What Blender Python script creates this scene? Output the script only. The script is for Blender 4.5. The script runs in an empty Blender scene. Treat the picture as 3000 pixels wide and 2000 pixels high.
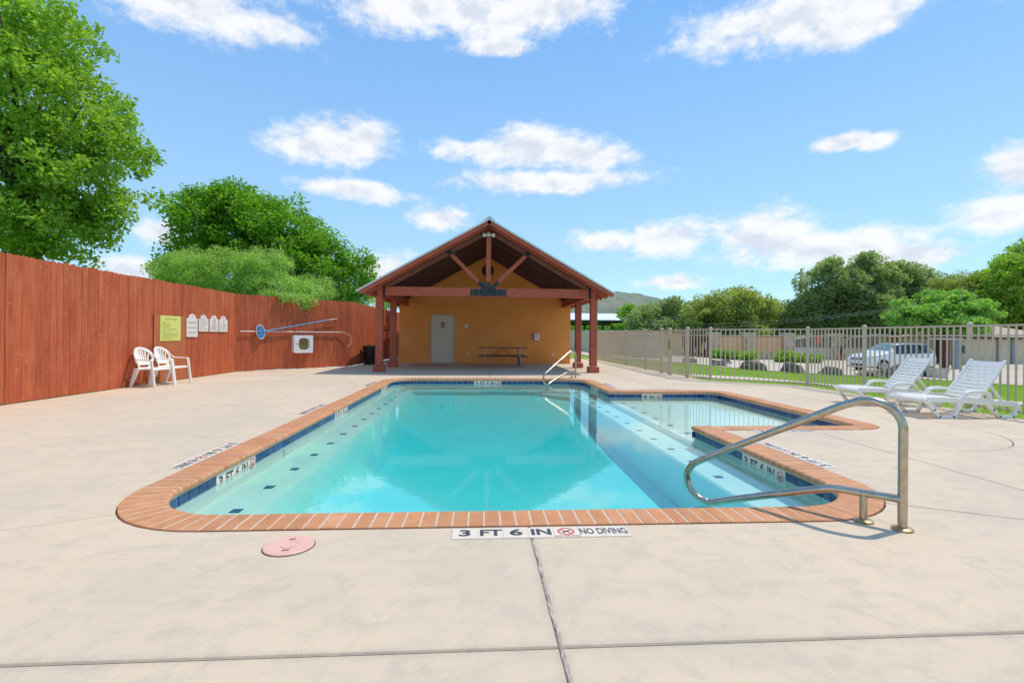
import bpy, bmesh, math, random
import numpy as np
from mathutils import Vector, Matrix, noise as mnoise
R = math.radians
random.seed(11); rng = np.random.default_rng(11)
SC = bpy.context.scene
COL = SC.collection
# ------------------------------------------------------------------ camera
FPX, RHO, CH, V0 = 1450.0, .009, 1.18, -13.1
PSI = math.atan(96.1 / FPX)
SPS, CPS = math.sin(PSI), math.cos(PSI)
cam = bpy.data.objects.new('camera', bpy.data.cameras.new('camera')); COL.objects.link(cam)
fw = Vector((SPS, CPS, 0)); rt = (Vector((CPS, -SPS, 0)) + Vector((0, 0, RHO))).normalized(); up = rt.cross(fw)
cam.matrix_world = Matrix(((rt.x, up.x, -fw.x, 0), (rt.y, up.y, -fw.y, 0), (rt.z, up.z, -fw.z, CH), (0, 0, 0, 1)))
cam.data.sensor_width = 36; cam.data.lens = 36 * FPX / 3000; cam.data.shift_y = V0 / 3000
cam.data.clip_start = .05; cam.data.clip_end = 3000
SC.camera = cam
SC.view_settings.view_transform = 'Standard'; SC.view_settings.look = 'None'
SC.view_settings.gamma = 1; SC.view_settings.use_curve_mapping = False
SC.view_settings.exposure = 0.62
SKYTINT = (.80, .98, 1.06)
SUN_AZ, SUN_EL = R(69.8), R(63.8)          # clockwise from +Y, elevation

def ray(px, py):
    dx, dy = px - 1500, py - 1000
    u, v = dx + RHO * dy, dy - RHO * dx
    X, Zu = u / FPX, -(v - V0) / FPX
    return Vector((X * CPS + SPS, -X * SPS + CPS, Zu))
def at(px, py, Z): return Vector((0, 0, CH)) + ray(px, py) * Z

# ------------------------------------------------------------------ node helpers
class NT:
    def __init__(s, tree): s.t = tree; s.n = tree.nodes; s.l = tree.links
    def new(s, typ, **k):
        n = s.n.new(typ)
        for a, b in k.items(): setattr(n, a, b)
        return n
    def put(s, sock, val):
        if hasattr(val, 'is_linked'): s.l.new(val, sock)
        elif val is not None: sock.default_value = val
    def m(s, op, a, b=None, c=None, clamp=False):
        n = s.new('ShaderNodeMath', operation=op); n.use_clamp = clamp
        s.put(n.inputs[0], a); s.put(n.inputs[1], b); s.put(n.inputs[2], c)
        return n.outputs[0]
    def mix(s, f, a, b, typ='RGBA', blend='MIX'):
        n = s.new('ShaderNodeMix', data_type=typ)
        if typ == 'RGBA':
            n.blend_type = blend; i = (0, 6, 7); o = 2
        else: i = (0, 2, 3); o = 0
        def col(v): return tuple(v) + (1,) if isinstance(v, (tuple, list)) and len(v) == 3 else v
        s.put(n.inputs[i[0]], f); s.put(n.inputs[i[1]], col(a)); s.put(n.inputs[i[2]], col(b))
        return n.outputs[o]
    def noise(s, vec, scale=5, detail=4, rough=.55, dist=0, out=0):
        n = s.new('ShaderNodeTexNoise'); s.put(n.inputs['Vector'], vec)
        n.inputs['Scale'].default_value = scale; n.inputs['Detail'].default_value = detail
        n.inputs['Roughness'].default_value = rough; n.inputs['Distortion'].default_value = dist
        return n.outputs[out]
    def ss(s, v, a, b, c=0, d=1):
        n = s.new('ShaderNodeMapRange', interpolation_type='SMOOTHSTEP')
        s.put(n.inputs[0], v); n.inputs[1].default_value = a; n.inputs[2].default_value = b
        n.inputs[3].default_value = c; n.inputs[4].default_value = d
        return n.outputs[0]

# ------------------------------------------------------------------ world
W = bpy.data.worlds.new('World'); SC.world = W; W.use_nodes = True
def build_world():
    t = NT(W.node_tree); t.n.clear()
    out = t.new('ShaderNodeOutputWorld'); bg = t.new('ShaderNodeBackground')
    sky = t.new('ShaderNodeTexSky', sky_type='NISHITA'); sky.sun_disc = False
    sky.sun_elevation = SUN_EL; sky.sun_rotation = SUN_AZ
    sky.altitude = 300; sky.air_density = 1.0; sky.dust_density = .1; sky.ozone_density = 2.5
    tc = t.new('ShaderNodeTexCoord'); sep = t.new('ShaderNodeSeparateXYZ'); t.l.new(tc.outputs['Generated'], sep.inputs[0])
    x, y, z = sep.outputs
    az = t.m('ARCTAN2', x, y); el = t.m('ARCSINE', z)
    comb = t.new('ShaderNodeCombineXYZ'); t.put(comb.inputs[0], az); t.put(comb.inputs[1], t.m('MULTIPLY', el, 1.7))
    vec = comb.outputs[0]
    big = t.noise(vec, 8.5, 8, .66, .2)
    fine = t.noise(vec, 30, 4, .65)
    nz = t.m('ADD', t.m('MULTIPLY', t.m('SUBTRACT', big, .5), 2.6), t.m('MULTIPLY', t.m('SUBTRACT', fine, .5), 1.1))
    clouds = [(430, 8, 330, 76), (1040, 22, 400, 84), (1230, 18, 190, 60), (1900, 20, 390, 90), (1960, 62, 190, 50), (775, 330, 140, 62), (700, 340, 110, 40), (840, 312, 75, 50), (815, 436, 150, 28),
              (1225, 342, 160, 58), (1110, 345, 130, 34), (1340, 360, 120, 40), (1250, 418, 230, 32), (1012, 502, 75, 32), (1525, 548, 130, 48), (1400, 555, 100, 30), (1760, 545, 170, 74), (1900, 570, 220, 56), (2080, 590, 160, 40),
              (1930, 330, 90, 24), (2010, 325, 60, 22), (2345, 385, 120, 66), (2310, 486, 140, 46), (375, 535, 80, 40), (300, 618, 110, 30),
              (885, 618, 90, 44), (1145, 108, 110, 24), (1540, 648, 90, 20)]
    L = []
    def azel(a, b):
        d = ray(a * 1.2755, b * 1.2755); return math.atan2(d.x, d.y), math.atan2(d.z, math.hypot(d.x, d.y))
    for a, b, w, h in clouds:
        a0, e0 = azel(a, b); a1, _ = azel(a + w, b); a2, _ = azel(a - w, b); _, e1 = azel(a, b - h); _, e2 = azel(a, b + h)
        L.append((a0, e0, abs(a1 - a2) / 2, abs(e1 - e2) / 2))
    rr = random.Random(4)
    for i in range(9):                       # the same broken cumulus all the way round
        a0 = 1.2 + i * .45 + rr.uniform(-.15, .15)
        L.append((a0 if a0 < math.pi else a0 - 2 * math.pi, rr.uniform(.15, .6), rr.uniform(.2, .34), rr.uniform(.05, .09)))
    for a0 in (-1.6, .4, 2.4): L.append((a0, 1.1, .6, .12))
    dens = None; co = t.new('ShaderNodeCombineXYZ'); t.put(co.inputs[0], az); t.put(co.inputs[1], el); P = co.outputs[0]
    for a0, e0, w, h in L:
        mv = t.new('ShaderNodeVectorMath', operation='MULTIPLY_ADD'); t.l.new(P, mv.inputs[0])
        mv.inputs[1].default_value = (1 / w, 1 / h, 0); mv.inputs[2].default_value = (-a0 / w, -e0 / h, 0)
        ln = t.new('ShaderNodeVectorMath', operation='LENGTH'); t.l.new(mv.outputs[0], ln.inputs[0])
        dens = ln.outputs['Value'] if dens is None else t.m('SMOOTH_MIN', dens, ln.outputs['Value'], .25)
    q = t.m('SUBTRACT', 1.0, dens)
    mask = t.ss(t.m('ADD', q, t.m('MULTIPLY', nz, .74)), -.16, .60)
    mask = t.m('MULTIPLY', mask, t.ss(t.m('ADD', z, 0), 0.0, .05))
    up_n = t.new('ShaderNodeVectorMath', operation='ADD'); t.l.new(vec, up_n.inputs[0]); up_n.inputs[1].default_value = (.012, .035, 0)
    lit = t.m('SUBTRACT', t.noise(up_n.outputs[0], 8.5, 4, .6, .2), big)      # thicker cloud above means a greyer underside
    shade = t.ss(t.m('ADD', t.m('MULTIPLY', lit, 3.2), t.m('MULTIPLY', q, .55)), .0, .95)
    ccol = t.mix(shade, (4.4, 4.4, 4.42), (3.15, 3.4, 3.85))
    skyc = t.mix(1, sky.outputs[0], SKYTINT, blend='MULTIPLY')
    flat = t.mix(t.ss(el, .0, .75), (1.95, 3.12, 4.2), (.80, 1.95, 3.9))
    skyc = t.mix(.72, skyc, flat)
    col = t.mix(t.m('MULTIPLY', mask, .93), skyc, ccol)
    t.l.new(col, bg.inputs[0]); bg.inputs[1].default_value = .15
    t.l.new(bg.outputs[0], out.inputs[0])
build_world()
# ------------------------------------------------------------------ sun
sv = Vector((math.sin(SUN_AZ) * math.cos(SUN_EL), math.cos(SUN_AZ) * math.cos(SUN_EL), math.sin(SUN_EL)))
sun = bpy.data.objects.new('sun', bpy.data.lights.new('sun', 'SUN')); COL.objects.link(sun)
sun.data.energy = 2.15; sun.data.angle = R(.53); sun.data.color = (1, .91, .77)
sun.rotation_euler = sv.to_track_quat('Z', 'Y').to_euler(); sun.location = (20, 8, 40)

# ------------------------------------------------------------------ materials
MATS = {}
def mat(name, c1, c2=None, scale=4, rough=.6, bump=0., bscale=60, metal=0, rand=0., spec=.5, stretch=(1, 1, 1), c3=None, s3=.6, detail=5, coat=0):
    if name in MATS: return MATS[name]
    m = bpy.data.materials.new(name); m.use_nodes = True; MATS[name] = m
    t = NT(m.node_tree); b = t.n['Principled BSDF']
    tc = t.new('ShaderNodeTexCoord'); oi = t.new('ShaderNodeObjectInfo')
    mp = t.new('ShaderNodeMapping'); t.l.new(tc.outputs['Object'], mp.inputs['Vector']); mp.inputs['Scale'].default_value = stretch
    off = t.new('ShaderNodeVectorMath', operation='ADD'); t.l.new(mp.outputs[0], off.inputs[0])
    cx = t.new('ShaderNodeCombineXYZ'); r97 = t.m('MULTIPLY', oi.outputs['Random'], 97)
    for i in range(3): t.put(cx.inputs[i], r97)
    t.l.new(cx.outputs[0], off.inputs[1]); vec = off.outputs[0]
    c2 = c2 or tuple(min(1, v * .82) for v in c1)
    f = t.ss(t.noise(vec, scale, detail, .6), .3, .7)
    col = t.mix(f, c1, c2)
    if c3: col = t.mix(t.m('MULTIPLY', t.ss(t.noise(vec, s3, 4, .6, .4), .45, .75), .6), col, c3)
    if rand:
        k = t.m('MULTIPLY_ADD', oi.outputs['Random'], rand, 1 - rand / 2)
        kc = t.new('ShaderNodeCombineXYZ')
        for i in range(3): t.put(kc.inputs[i], k)
        col = t.mix(1, col, kc.outputs[0], blend='MULTIPLY')
    t.l.new(col, b.inputs['Base Color'])
    b.inputs['Roughness'].default_value = rough; b.inputs['Metallic'].default_value = metal
    b.inputs['Specular IOR Level'].default_value = spec; b.inputs['Coat Weight'].default_value = coat
    if bump:
        bp = t.new('ShaderNodeBump'); bp.inputs['Strength'].default_value = bump; bp.inputs['Distance'].default_value = .01
        t.l.new(t.noise(vec, bscale, 6, .65), bp.inputs['Height']); t.l.new(bp.outputs[0], b.inputs['Normal'])
    return m

def mat_concrete():
    m = bpy.data.materials.new('deck_concrete'); m.use_nodes = True; t = NT(m.node_tree); b = t.n['Principled BSDF']
    g = t.new('ShaderNodeNewGeometry'); p = g.outputs['Position']
    a = t.ss(t.noise(p, .5, 6, .62, .5), .38, .62); d = t.ss(t.noise(p, 2.3, 7, .68, .3), .36, .66)
    c = t.mix(a, (.72, .57, .40), (.605, .505, .375))
    c = t.mix(t.m('MULTIPLY', d, .55), c, (.72, .56, .42))
    c = t.mix(t.m('MULTIPLY', t.ss(t.noise(p, 5.5, 6, .7, .4), .46, .68), .6), c, (.53, .45, .345))
    st = t.ss(t.noise(p, .8, 8, .72, 1.4), .56, .74)
    c = t.mix(t.m('MULTIPLY', st, .62), c, (.46, .385, .29))
    # long faint drag marks of the broom finish
    mp = t.new('ShaderNodeMapping'); t.l.new(p, mp.inputs[0]); mp.inputs['Scale'].default_value = (1.0, 6, 1)
    c = t.mix(t.m('MULTIPLY', t.ss(t.noise(mp.outputs[0], 2.0, 5, .65), .48, .72), .32), c, (.53, .445, .345))
    # old water stain on the porch floor
    dv = t.new('ShaderNodeVectorMath', operation='DISTANCE'); t.l.new(p, dv.inputs[0]); dv.inputs[1].default_value = (-2.2, 20.6, 0)
    sn = t.m('ADD', dv.outputs['Value'], t.m('MULTIPLY', t.noise(p, 1.6, 5, .6), 1.4))
    c = t.mix(t.m('MULTIPLY', t.ss(sn, 1.2, 1.9, 1, 0), .6), c, (.30, .22, .14))
    vo = t.new('ShaderNodeTexVoronoi'); t.l.new(p, vo.inputs[0]); vo.inputs['Scale'].default_value = 1.7
    sp = t.m('MULTIPLY', t.m('LESS_THAN', vo.outputs['Distance'], .020), .7)
    c = t.mix(sp, c, (.20, .15, .11))
    # dirt held along the two joints in the foreground, and a few hairline cracks
    sx = t.new('ShaderNodeSeparateXYZ'); t.l.new(p, sx.inputs[0]); dn = t.m('MULTIPLY', t.noise(p, 7, 5, .7), .10)
    j = t.m('MINIMUM', t.m('ABSOLUTE', t.m('SUBTRACT', sx.outputs[1], 1.87)), t.m('MAXIMUM', t.m('ABSOLUTE', t.m('SUBTRACT', sx.outputs[0], .32)), t.m('SUBTRACT', sx.outputs[1], 2.95)))
    c = t.mix(t.m('MULTIPLY', t.ss(t.m('ADD', j, dn), .035, .105, 1, 0), .5), c, (.42, .35, .27))
    vc = t.new('ShaderNodeTexVoronoi', feature='DISTANCE_TO_EDGE'); wp = t.new('ShaderNodeVectorMath', operation='ADD'); t.l.new(p, wp.inputs[0])
    wn = t.new('ShaderNodeVectorMath', operation='SCALE'); t.l.new(t.noise(p, 3, 5, .7, 0, 1), wn.inputs[0]); wn.inputs['Scale'].default_value = .22; t.l.new(wn.outputs[0], wp.inputs[1])
    t.l.new(wp.outputs[0], vc.inputs[0]); vc.inputs['Scale'].default_value = .42
    ck = t.m('MULTIPLY', t.ss(vc.outputs[0], .0008, .0024, 1, 0), t.ss(t.noise(p, .6, 2), .55, .62))
    c = t.mix(t.m('MULTIPLY', ck, .5), c, (.28, .22, .16))
    wv = t.ss(t.noise(p, 38, 5, .75), .62, .76); c = t.mix(t.m('MULTIPLY', wv, .35), c, (.74, .64, .51))
    sp2 = t.noise(p, 170, 3, .7); c = t.mix(t.m('MULTIPLY', t.ss(sp2, .42, .72), .45), c, (.42, .34, .26))
    t.l.new(c, b.inputs['Base Color']); b.inputs['Roughness'].default_value = .82; b.inputs['Specular IOR Level'].default_value = .25
    bp = t.new('ShaderNodeBump'); bp.inputs['Strength'].default_value = .45; bp.inputs['Distance'].default_value = .005
    t.l.new(t.m('ADD', t.noise(p, 160, 5, .7), t.m('MULTIPLY', t.noise(p, 24, 4, .6), .7)), bp.inputs['Height']); t.l.new(bp.outputs[0], b.inputs['Normal'])
    return m
CONC = mat_concrete()

def mat_leaf(name, ca, cb, cc):
    m = bpy.data.materials.new(name); m.use_nodes = True; t = NT(m.node_tree); t.n.remove(t.n['Principled BSDF'])
    o = t.n['Material Output']; g = t.new('ShaderNodeNewGeometry')
    r = g.outputs['Random Per Island']; nz = t.ss(t.noise(g.outputs['Position'], .9, 3), .35, .65)
    c = t.mix(r, ca, cb); c = t.mix(t.m('MULTIPLY', nz, .6), c, cc)
    d = t.new('ShaderNodeBsdfPrincipled'); t.l.new(c, d.inputs['Base Color']); d.inputs['Roughness'].default_value = .55; d.inputs['Specular IOR Level'].default_value = .35
    tr = t.new('ShaderNodeBsdfTranslucent'); t.l.new(t.mix(1, c, (1.3, 1.5, .5), blend='MULTIPLY'), tr.inputs[0])
    mx = t.new('ShaderNodeMixShader'); mx.inputs[0].default_value = .5
    t.l.new(d.outputs[0], mx.inputs[1]); t.l.new(tr.outputs[0], mx.inputs[2]); t.l.new(mx.outputs[0], o.inputs[0])
    return m

def mat_wood_fence():
    m = bpy.data.materials.new('stained_cedar'); m.use_nodes = True; t = NT(m.node_tree); b = t.n['Principled BSDF']
    tc = t.new('ShaderNodeTexCoord'); oi = t.new('ShaderNodeObjectInfo')
    mp = t.new('ShaderNodeMapping'); t.l.new(tc.outputs['Object'], mp.inputs[0]); mp.inputs['Scale'].default_value = (14, 14, 1.1)
    cx = t.new('ShaderNodeCombineXYZ'); k = t.m('MULTIPLY', oi.outputs['Random'], 61)
    for i in range(3): t.put(cx.inputs[i], k)
    ad = t.new('ShaderNodeVectorMath', operation='ADD'); t.l.new(mp.outputs[0], ad.inputs[0]); t.l.new(cx.outputs[0], ad.inputs[1])
    v = ad.outputs[0]
    gr = t.ss(t.noise(v, 1.0, 7, .7, .6), .3, .72)
    c = t.mix(gr, (.54, .132, .050), (.34, .064, .025))
    ad2 = t.new('ShaderNodeVectorMath', operation='ADD'); t.l.new(tc.outputs['Object'], ad2.inputs[0]); t.l.new(cx.outputs[0], ad2.inputs[1])
    fade = t.ss(t.noise(ad2.outputs[0], 1.1, 4, .6), .42, .75)
    c = t.mix(t.m('MULTIPLY', fade, .5), c, (.58, .175, .08))
    vo = t.new('ShaderNodeTexVoronoi'); t.l.new(ad2.outputs[0], vo.inputs[0]); vo.inputs['Scale'].default_value = 5.0
    kn = t.ss(vo.outputs['Distance'], .03, .13, 1, 0)
    c = t.mix(t.m('MULTIPLY', kn, .6), c, (.72, .36, .24))
    f = t.m('MULTIPLY_ADD', oi.outputs['Random'], .17, .915)
    cc = t.new('ShaderNodeCombineXYZ')
    for i in range(3): t.put(cc.inputs[i], f)
    c = t.mix(1, c, cc.outputs[0], blend='MULTIPLY')
    t.l.new(c, b.inputs['Base Color']); b.inputs['Roughness'].default_value = .72; b.inputs['Specular IOR Level'].default_value = .3
    bp = t.new('ShaderNodeBump'); bp.inputs['Strength'].default_value = .35; bp.inputs['Distance'].default_value = .004
    t.l.new(t.noise(v, 1.6, 6, .7, .5), bp.inputs['Height']); t.l.new(bp.outputs[0], b.inputs['Normal'])
    return m
CEDAR = mat_wood_fence()

def mat_water():
    m = bpy.data.materials.new('pool_water'); m.use_nodes = True; t = NT(m.node_tree); t.n.remove(t.n['Principled BSDF'])
    o = t.n['Material Output']; g = t.new('ShaderNodeNewGeometry'); p = g.outputs['Position']
    bp = t.new('ShaderNodeBump'); bp.inputs['Strength'].default_value = .035; bp.inputs['Distance'].default_value = .02
    h = t.m('ADD', t.noise(p, 9, 3, .5, .3), t.m('MULTIPLY', t.noise(p, 2.2, 2, .5), 1.2))
    t.l.new(h, bp.inputs['Height'])
    fr = t.new('ShaderNodeFresnel'); fr.inputs[0].default_value = 1.95; t.l.new(bp.outputs[0], fr.inputs['Normal'])
    gl = t.new('ShaderNodeBsdfGlossy'); gl.inputs['Roughness'].default_value = .0; t.l.new(bp.outputs[0], gl.inputs['Normal'])
    tr = t.new('ShaderNodeBsdfTransparent')
    mx = t.new('ShaderNodeMixShader'); t.l.new(fr.outputs[0], mx.inputs[0]); t.l.new(tr.outputs[0], mx.inputs[1]); t.l.new(gl.outputs[0], mx.inputs[2])
    t.l.new(mx.outputs[0], o.inputs['Surface'])
    va = t.new('ShaderNodeVolumeAbsorption'); va.inputs['Color'].default_value = (0, .915, .965, 1); va.inputs['Density'].default_value = .74
    t.l.new(va.outputs[0], o.inputs['Volume'])
    return m

def mat_glass(name, c, rough=.05):
    m = mat(name, c, c, rough=rough, spec=.9); return m

def mat_stone_wall():
    m = bpy.data.materials.new('field_stone'); m.use_nodes = True; t = NT(m.node_tree); b = t.n['Principled BSDF']
    tc = t.new('ShaderNodeTexCoord'); mp = t.new('ShaderNodeMapping'); t.l.new(tc.outputs['Object'], mp.inputs[0]); mp.inputs['Scale'].default_value = (1, 1, 1.6)
    vo = t.new('ShaderNodeTexVoronoi'); t.l.new(mp.outputs[0], vo.inputs[0]); vo.inputs['Scale'].default_value = 3.4
    ve = t.new('ShaderNodeTexVoronoi', feature='DISTANCE_TO_EDGE'); t.l.new(mp.outputs[0], ve.inputs[0]); ve.inputs['Scale'].default_value = 3.4
    sp = t.new('ShaderNodeSeparateColor'); t.l.new(vo.outputs['Color'], sp.inputs[0])
    c = t.mix(sp.outputs[0], (.74, .55, .32), (.62, .51, .42)); c = t.mix(t.m('MULTIPLY', sp.outputs[1], .7), c, (.50, .26, .11))
    c = t.mix(t.ss(ve.outputs[0], .02, .06, 1, 0), c, (.70, .61, .50))
    t.l.new(c, b.inputs['Base Color']); b.inputs['Roughness'].default_value = .9
    bp = t.new('ShaderNodeBump'); bp.inputs['Strength'].default_value = .8; bp.inputs['Distance'].default_value = .05
    t.l.new(t.ss(ve.outputs[0], 0, .12), bp.inputs['Height']); t.l.new(bp.outputs[0], b.inputs['Normal'])
    return m

def mat_corrugated(name, c, per=.2, rough=.35, metal=.6):
    m = bpy.data.materials.new(name); m.use_nodes = True; t = NT(m.node_tree); b = t.n['Principled BSDF']
    g = t.new('ShaderNodeNewGeometry'); t.l.new(t.mix(t.ss(t.noise(g.outputs['Position'], 1.5, 5), .3, .7), c, tuple(v * .88 for v in c)), b.inputs['Base Color'])
    b.inputs['Roughness'].default_value = rough; b.inputs['Metallic'].default_value = metal
    return m

M = {}
M['brick'] = mat('coping_brick', (.60, .262, .112), (.52, .212, .085), scale=9, rough=.75, bump=.25, bscale=90, rand=.20, c3=(.66, .34, .20), s3=3)
M['grout'] = mat('pale_grout', (.66, .53, .41), (.54, .42, .32), scale=20, rough=.9)
M['tile'] = mat('blue_glazed_tile', (.005, .026, .105), (.010, .062, .22), scale=14, rough=.12, rand=.6, spec=.7, bump=.15, bscale=18)
M['mark'] = mat('navy_tile', (.01, .04, .20), (.012, .06, .26), scale=10, rough=.2)
M['wtile'] = mat('white_marker_tile', (.80, .69, .56), (.75, .64, .51), scale=14, rough=.35, rand=.05)
M['ink'] = mat('charcoal_print', (.06, .06, .066), rough=.5)
M['red'] = mat('red_print', (.62, .03, .04), rough=.5)
M['plaster'] = mat('pool_plaster', (.80, .83, .82), (.74, .78, .77), scale=1.2, rough=.7, c3=(.72, .745, .71), s3=.7)
M['steel'] = mat('brushed_stainless', (.42, .36, .28), (.54, .48, .40), scale=7, rough=.22, metal=1, stretch=(3, 3, 3), bump=.04, bscale=200)
M['flange'] = mat('tarnished_flange', (.50, .38, .20), (.36, .27, .15), scale=18, rough=.45, metal=.7)
M['pink'] = mat('pink_plastic', (.80, .47, .37), (.74, .42, .33), scale=12, rough=.55)
M['dark'] = mat('dark_slot', (.03, .015, .012), rough=.8)
M['stucco'] = mat('orange_stucco', (.95, .385, .10), (.87, .33, .08), scale=1.1, rough=.9, bump=.9, bscale=55, c3=(.84, .315, .075), s3=.5)
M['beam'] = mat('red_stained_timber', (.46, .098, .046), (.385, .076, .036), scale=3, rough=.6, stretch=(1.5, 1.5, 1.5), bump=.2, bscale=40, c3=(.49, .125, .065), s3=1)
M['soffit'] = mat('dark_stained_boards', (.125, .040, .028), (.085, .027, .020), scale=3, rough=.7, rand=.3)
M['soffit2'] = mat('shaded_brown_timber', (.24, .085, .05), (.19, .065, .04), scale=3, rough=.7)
M['blacksteel'] = mat('black_bracket_steel', (.018, .020, .024), (.03, .032, .036), scale=6, rough=.45, metal=.3)
M['roofmetal'] = mat_corrugated('galvanised_roof', (.66, .69, .70), rough=.45, metal=.25)
M['door'] = mat('grey_beige_door', (.70, .60, .46), (.66, .565, .43), scale=2, rough=.5)
M['frame'] = mat('door_frame_paint', (.60, .47, .33), rough=.5)
M['white'] = mat('white_enamel', (.82, .81, .79), (.78, .77, .75), rough=.35)
M['plastic'] = mat('white_resin', (.92, .87, .79), (.88, .83, .75), scale=5, rough=.38, spec=.45)
M['bin'] = mat('black_plastic_bin', (.010, .010, .011), (.016, .016, .017), rough=.4)
M['fencemetal'] = mat('beige_powder_coat', (.62, .50, .38), (.57, .455, .345), scale=4, rough=.45)
M['yellow'] = mat('yellow_green_board', (.70, .72, .20), (.67, .69, .18), rough=.4)
M['signink'] = mat('faded_green_print', (.32, .36, .10), rough=.6)
M['cream'] = mat('cream_sign_board', (.80, .73, .66), (.77, .70, .62), rough=.45)
M['greyink'] = mat('faded_grey_print', (.38, .35, .34), rough=.6)
M['panel'] = mat('orange_plywood', (.47, .145, .047), (.41, .118, .037), scale=3, rough=.7, stretch=(2, 2, .6))
M['blue'] = mat('blue_pole', (.03, .36, .62), rough=.35)
M['net'] = mat('blue_net', (.05, .28, .62), (.10, .42, .75), scale=30, rough=.6)
M['poleW'] = mat('white_aluminium_pole', (.74, .68, .65), rough=.35)
M['redp'] = mat('red_plastic', (.72, .10, .08), rough=.4)
M['hose'] = mat('coiled_rope', (.42, .30, .12), (.22, .15, .07), scale=22, rough=.8)
M['oak'] = mat('brown_table_board', (.25, .098, .042), (.19, .072, .030), scale=5, rough=.6, rand=.2)
M['galv'] = mat('galvanised_pipe', (.38, .40, .40), rough=.4, metal=.7)
M['bark'] = mat('tree_bark', (.10, .065, .042), (.055, .036, .024), scale=8, rough=.9, bump=.6, bscale=20)
M['rock'] = mat('weathered_limestone', (.27, .23, .19), (.085, .072, .062), scale=3.4, rough=.95, bump=1, bscale=9, c3=(.04, .038, .035), s3=2.2)
M['carpaint'] = mat('white_car_paint', (.78, .79, .80), (.77, .78, .79), rough=.25, coat=.8)
M['glass'] = mat_glass('tinted_car_glass', (.014, .018, .024))
M['wind'] = mat_glass('windscreen_glass', (.11, .22, .24))
M['tyre'] = mat('tyre_rubber', (.022, .022, .023), rough=.85)
M['rim'] = mat('alloy_rim', (.60, .60, .60), rough=.3, metal=.7)
M['lamp'] = mat('headlamp_lens', (.35, .38, .42), rough=.1, metal=.4)
M['tail'] = mat('tail_lamp_lens', (.55, .02, .02), rough=.2)
M['tanwall'] = mat('tan_stucco', (.74, .44, .24), (.68, .39, .205), scale=.8, rough=.9)
M['stone'] = mat_stone_wall()
M['tanfence'] = mat('beige_vinyl_boards', (.62, .53, .39), (.57, .485, .35), scale=2, rough=.7, rand=.1)
M['maroon'] = mat('maroon_paint', (.135, .022, .017), (.10, .016, .013), scale=2, rough=.6)
M['gate'] = mat('taupe_gate_metal', (.62, .54, .48), (.57, .50, .44), scale=1, rough=.5)
M['mesh'] = mat('dark_gate_screen', (.17, .15, .13), (.13, .115, .10), rough=.8)
M['beige'] = mat('beige_siding', (.70, .58, .43), (.65, .535, .395), scale=1, rough=.8)
M['shingle'] = mat('brown_shingles', (.52, .40, .33), (.45, .34, .28), scale=3, rough=.95)
M['green_box'] = mat('green_utility_paint', (.018, .10, .095), (.014, .08, .075), rough=.45)
M['bluegrey'] = mat('blue_grey_paint', (.28, .31, .35), rough=.6)
M['concblock'] = mat('pale_concrete', (.55, .53, .50), (.49, .47, .44), scale=3, rough=.9)
M['terracotta'] = mat('terracotta_pot', (.40, .15, .07), rough=.8)
M['agave'] = mat('dark_red_leaf', (.08, .018, .014), (.05, .012, .01), rough=.6)
M['kerb'] = mat('kerb_concrete', (.42, .36, .29), rough=.9)
M['soil'] = mat('dry_mulch', (.20, .13, .085), (.13, .085, .055), scale=6, rough=1)
M['road'] = mat('pale_gravel_road', (.60, .50, .39), (.52, .43, .33), scale=.7, rough=.95, bump=.3, bscale=30, c3=(.45, .37, .28), s3=.15)
M['walk'] = mat('sidewalk_concrete', (.66, .57, .46), (.60, .51, .41), scale=1.2, rough=.9)
M['lawnbase'] = mat('lawn_ground', (.22, .36, .014), (.17, .29, .010), scale=1.5, rough=1, c3=(.22, .27, .045), s3=.25, bump=.8, bscale=45)
M['wire'] = mat('cable', (.36, .38, .32), rough=.5)
M['caulk'] = mat('weathered_sealant', (.66, .55, .47), (.34, .27, .22), scale=30, rough=.9, stretch=(4, .5, 1), bump=.8, bscale=60)
M['screen'] = mat('keypad_face', (.04, .06, .06), rough=.3)
M['lens'] = mat('lamp_globe', (.85, .85, .83), rough=.2)
M['hillm'] = mat('wooded_hillside', (.135, .175, .115), (.21, .235, .165), scale=.09, rough=1, c3=(.28, .27, .20), s3=.03, detail=8)
L1 = mat_leaf('ash_leaves', (0.17, 0.29, 0.035), (0.3, 0.46, 0.06), (0.39, 0.55, 0.1))
L2 = mat_leaf('oak_leaves', (0.105, 0.25, 0.022), (0.21, 0.41, 0.04), (0.29, 0.49, 0.06))
L3 = mat_leaf('feathery_leaves', (.31, .45, .12), (.43, .60, .20), (.49, .65, .26))
L4 = mat_leaf('olive_leaves', (0.27, 0.31, 0.105), (0.41, 0.44, 0.17), (0.49, 0.5, 0.21))
L5 = mat_leaf('dark_elm_leaves', (0.21, 0.275, 0.14), (0.34, 0.4, 0.22), (0.42, 0.47, 0.28))
L6 = mat_leaf('lime_leaves', (0.22, 0.36, 0.045), (0.32, 0.47, 0.075), (0.38, 0.5, 0.1))
L7 = mat_leaf('bright_leaves', (0.17, 0.33, 0.07), (0.28, 0.48, 0.12), (0.36, 0.55, 0.18))
LG = mat_leaf('grass_blades', (0.21, 0.36, 0.01), (0.29, 0.45, 0.016), (0.34, 0.48, 0.03))

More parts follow.
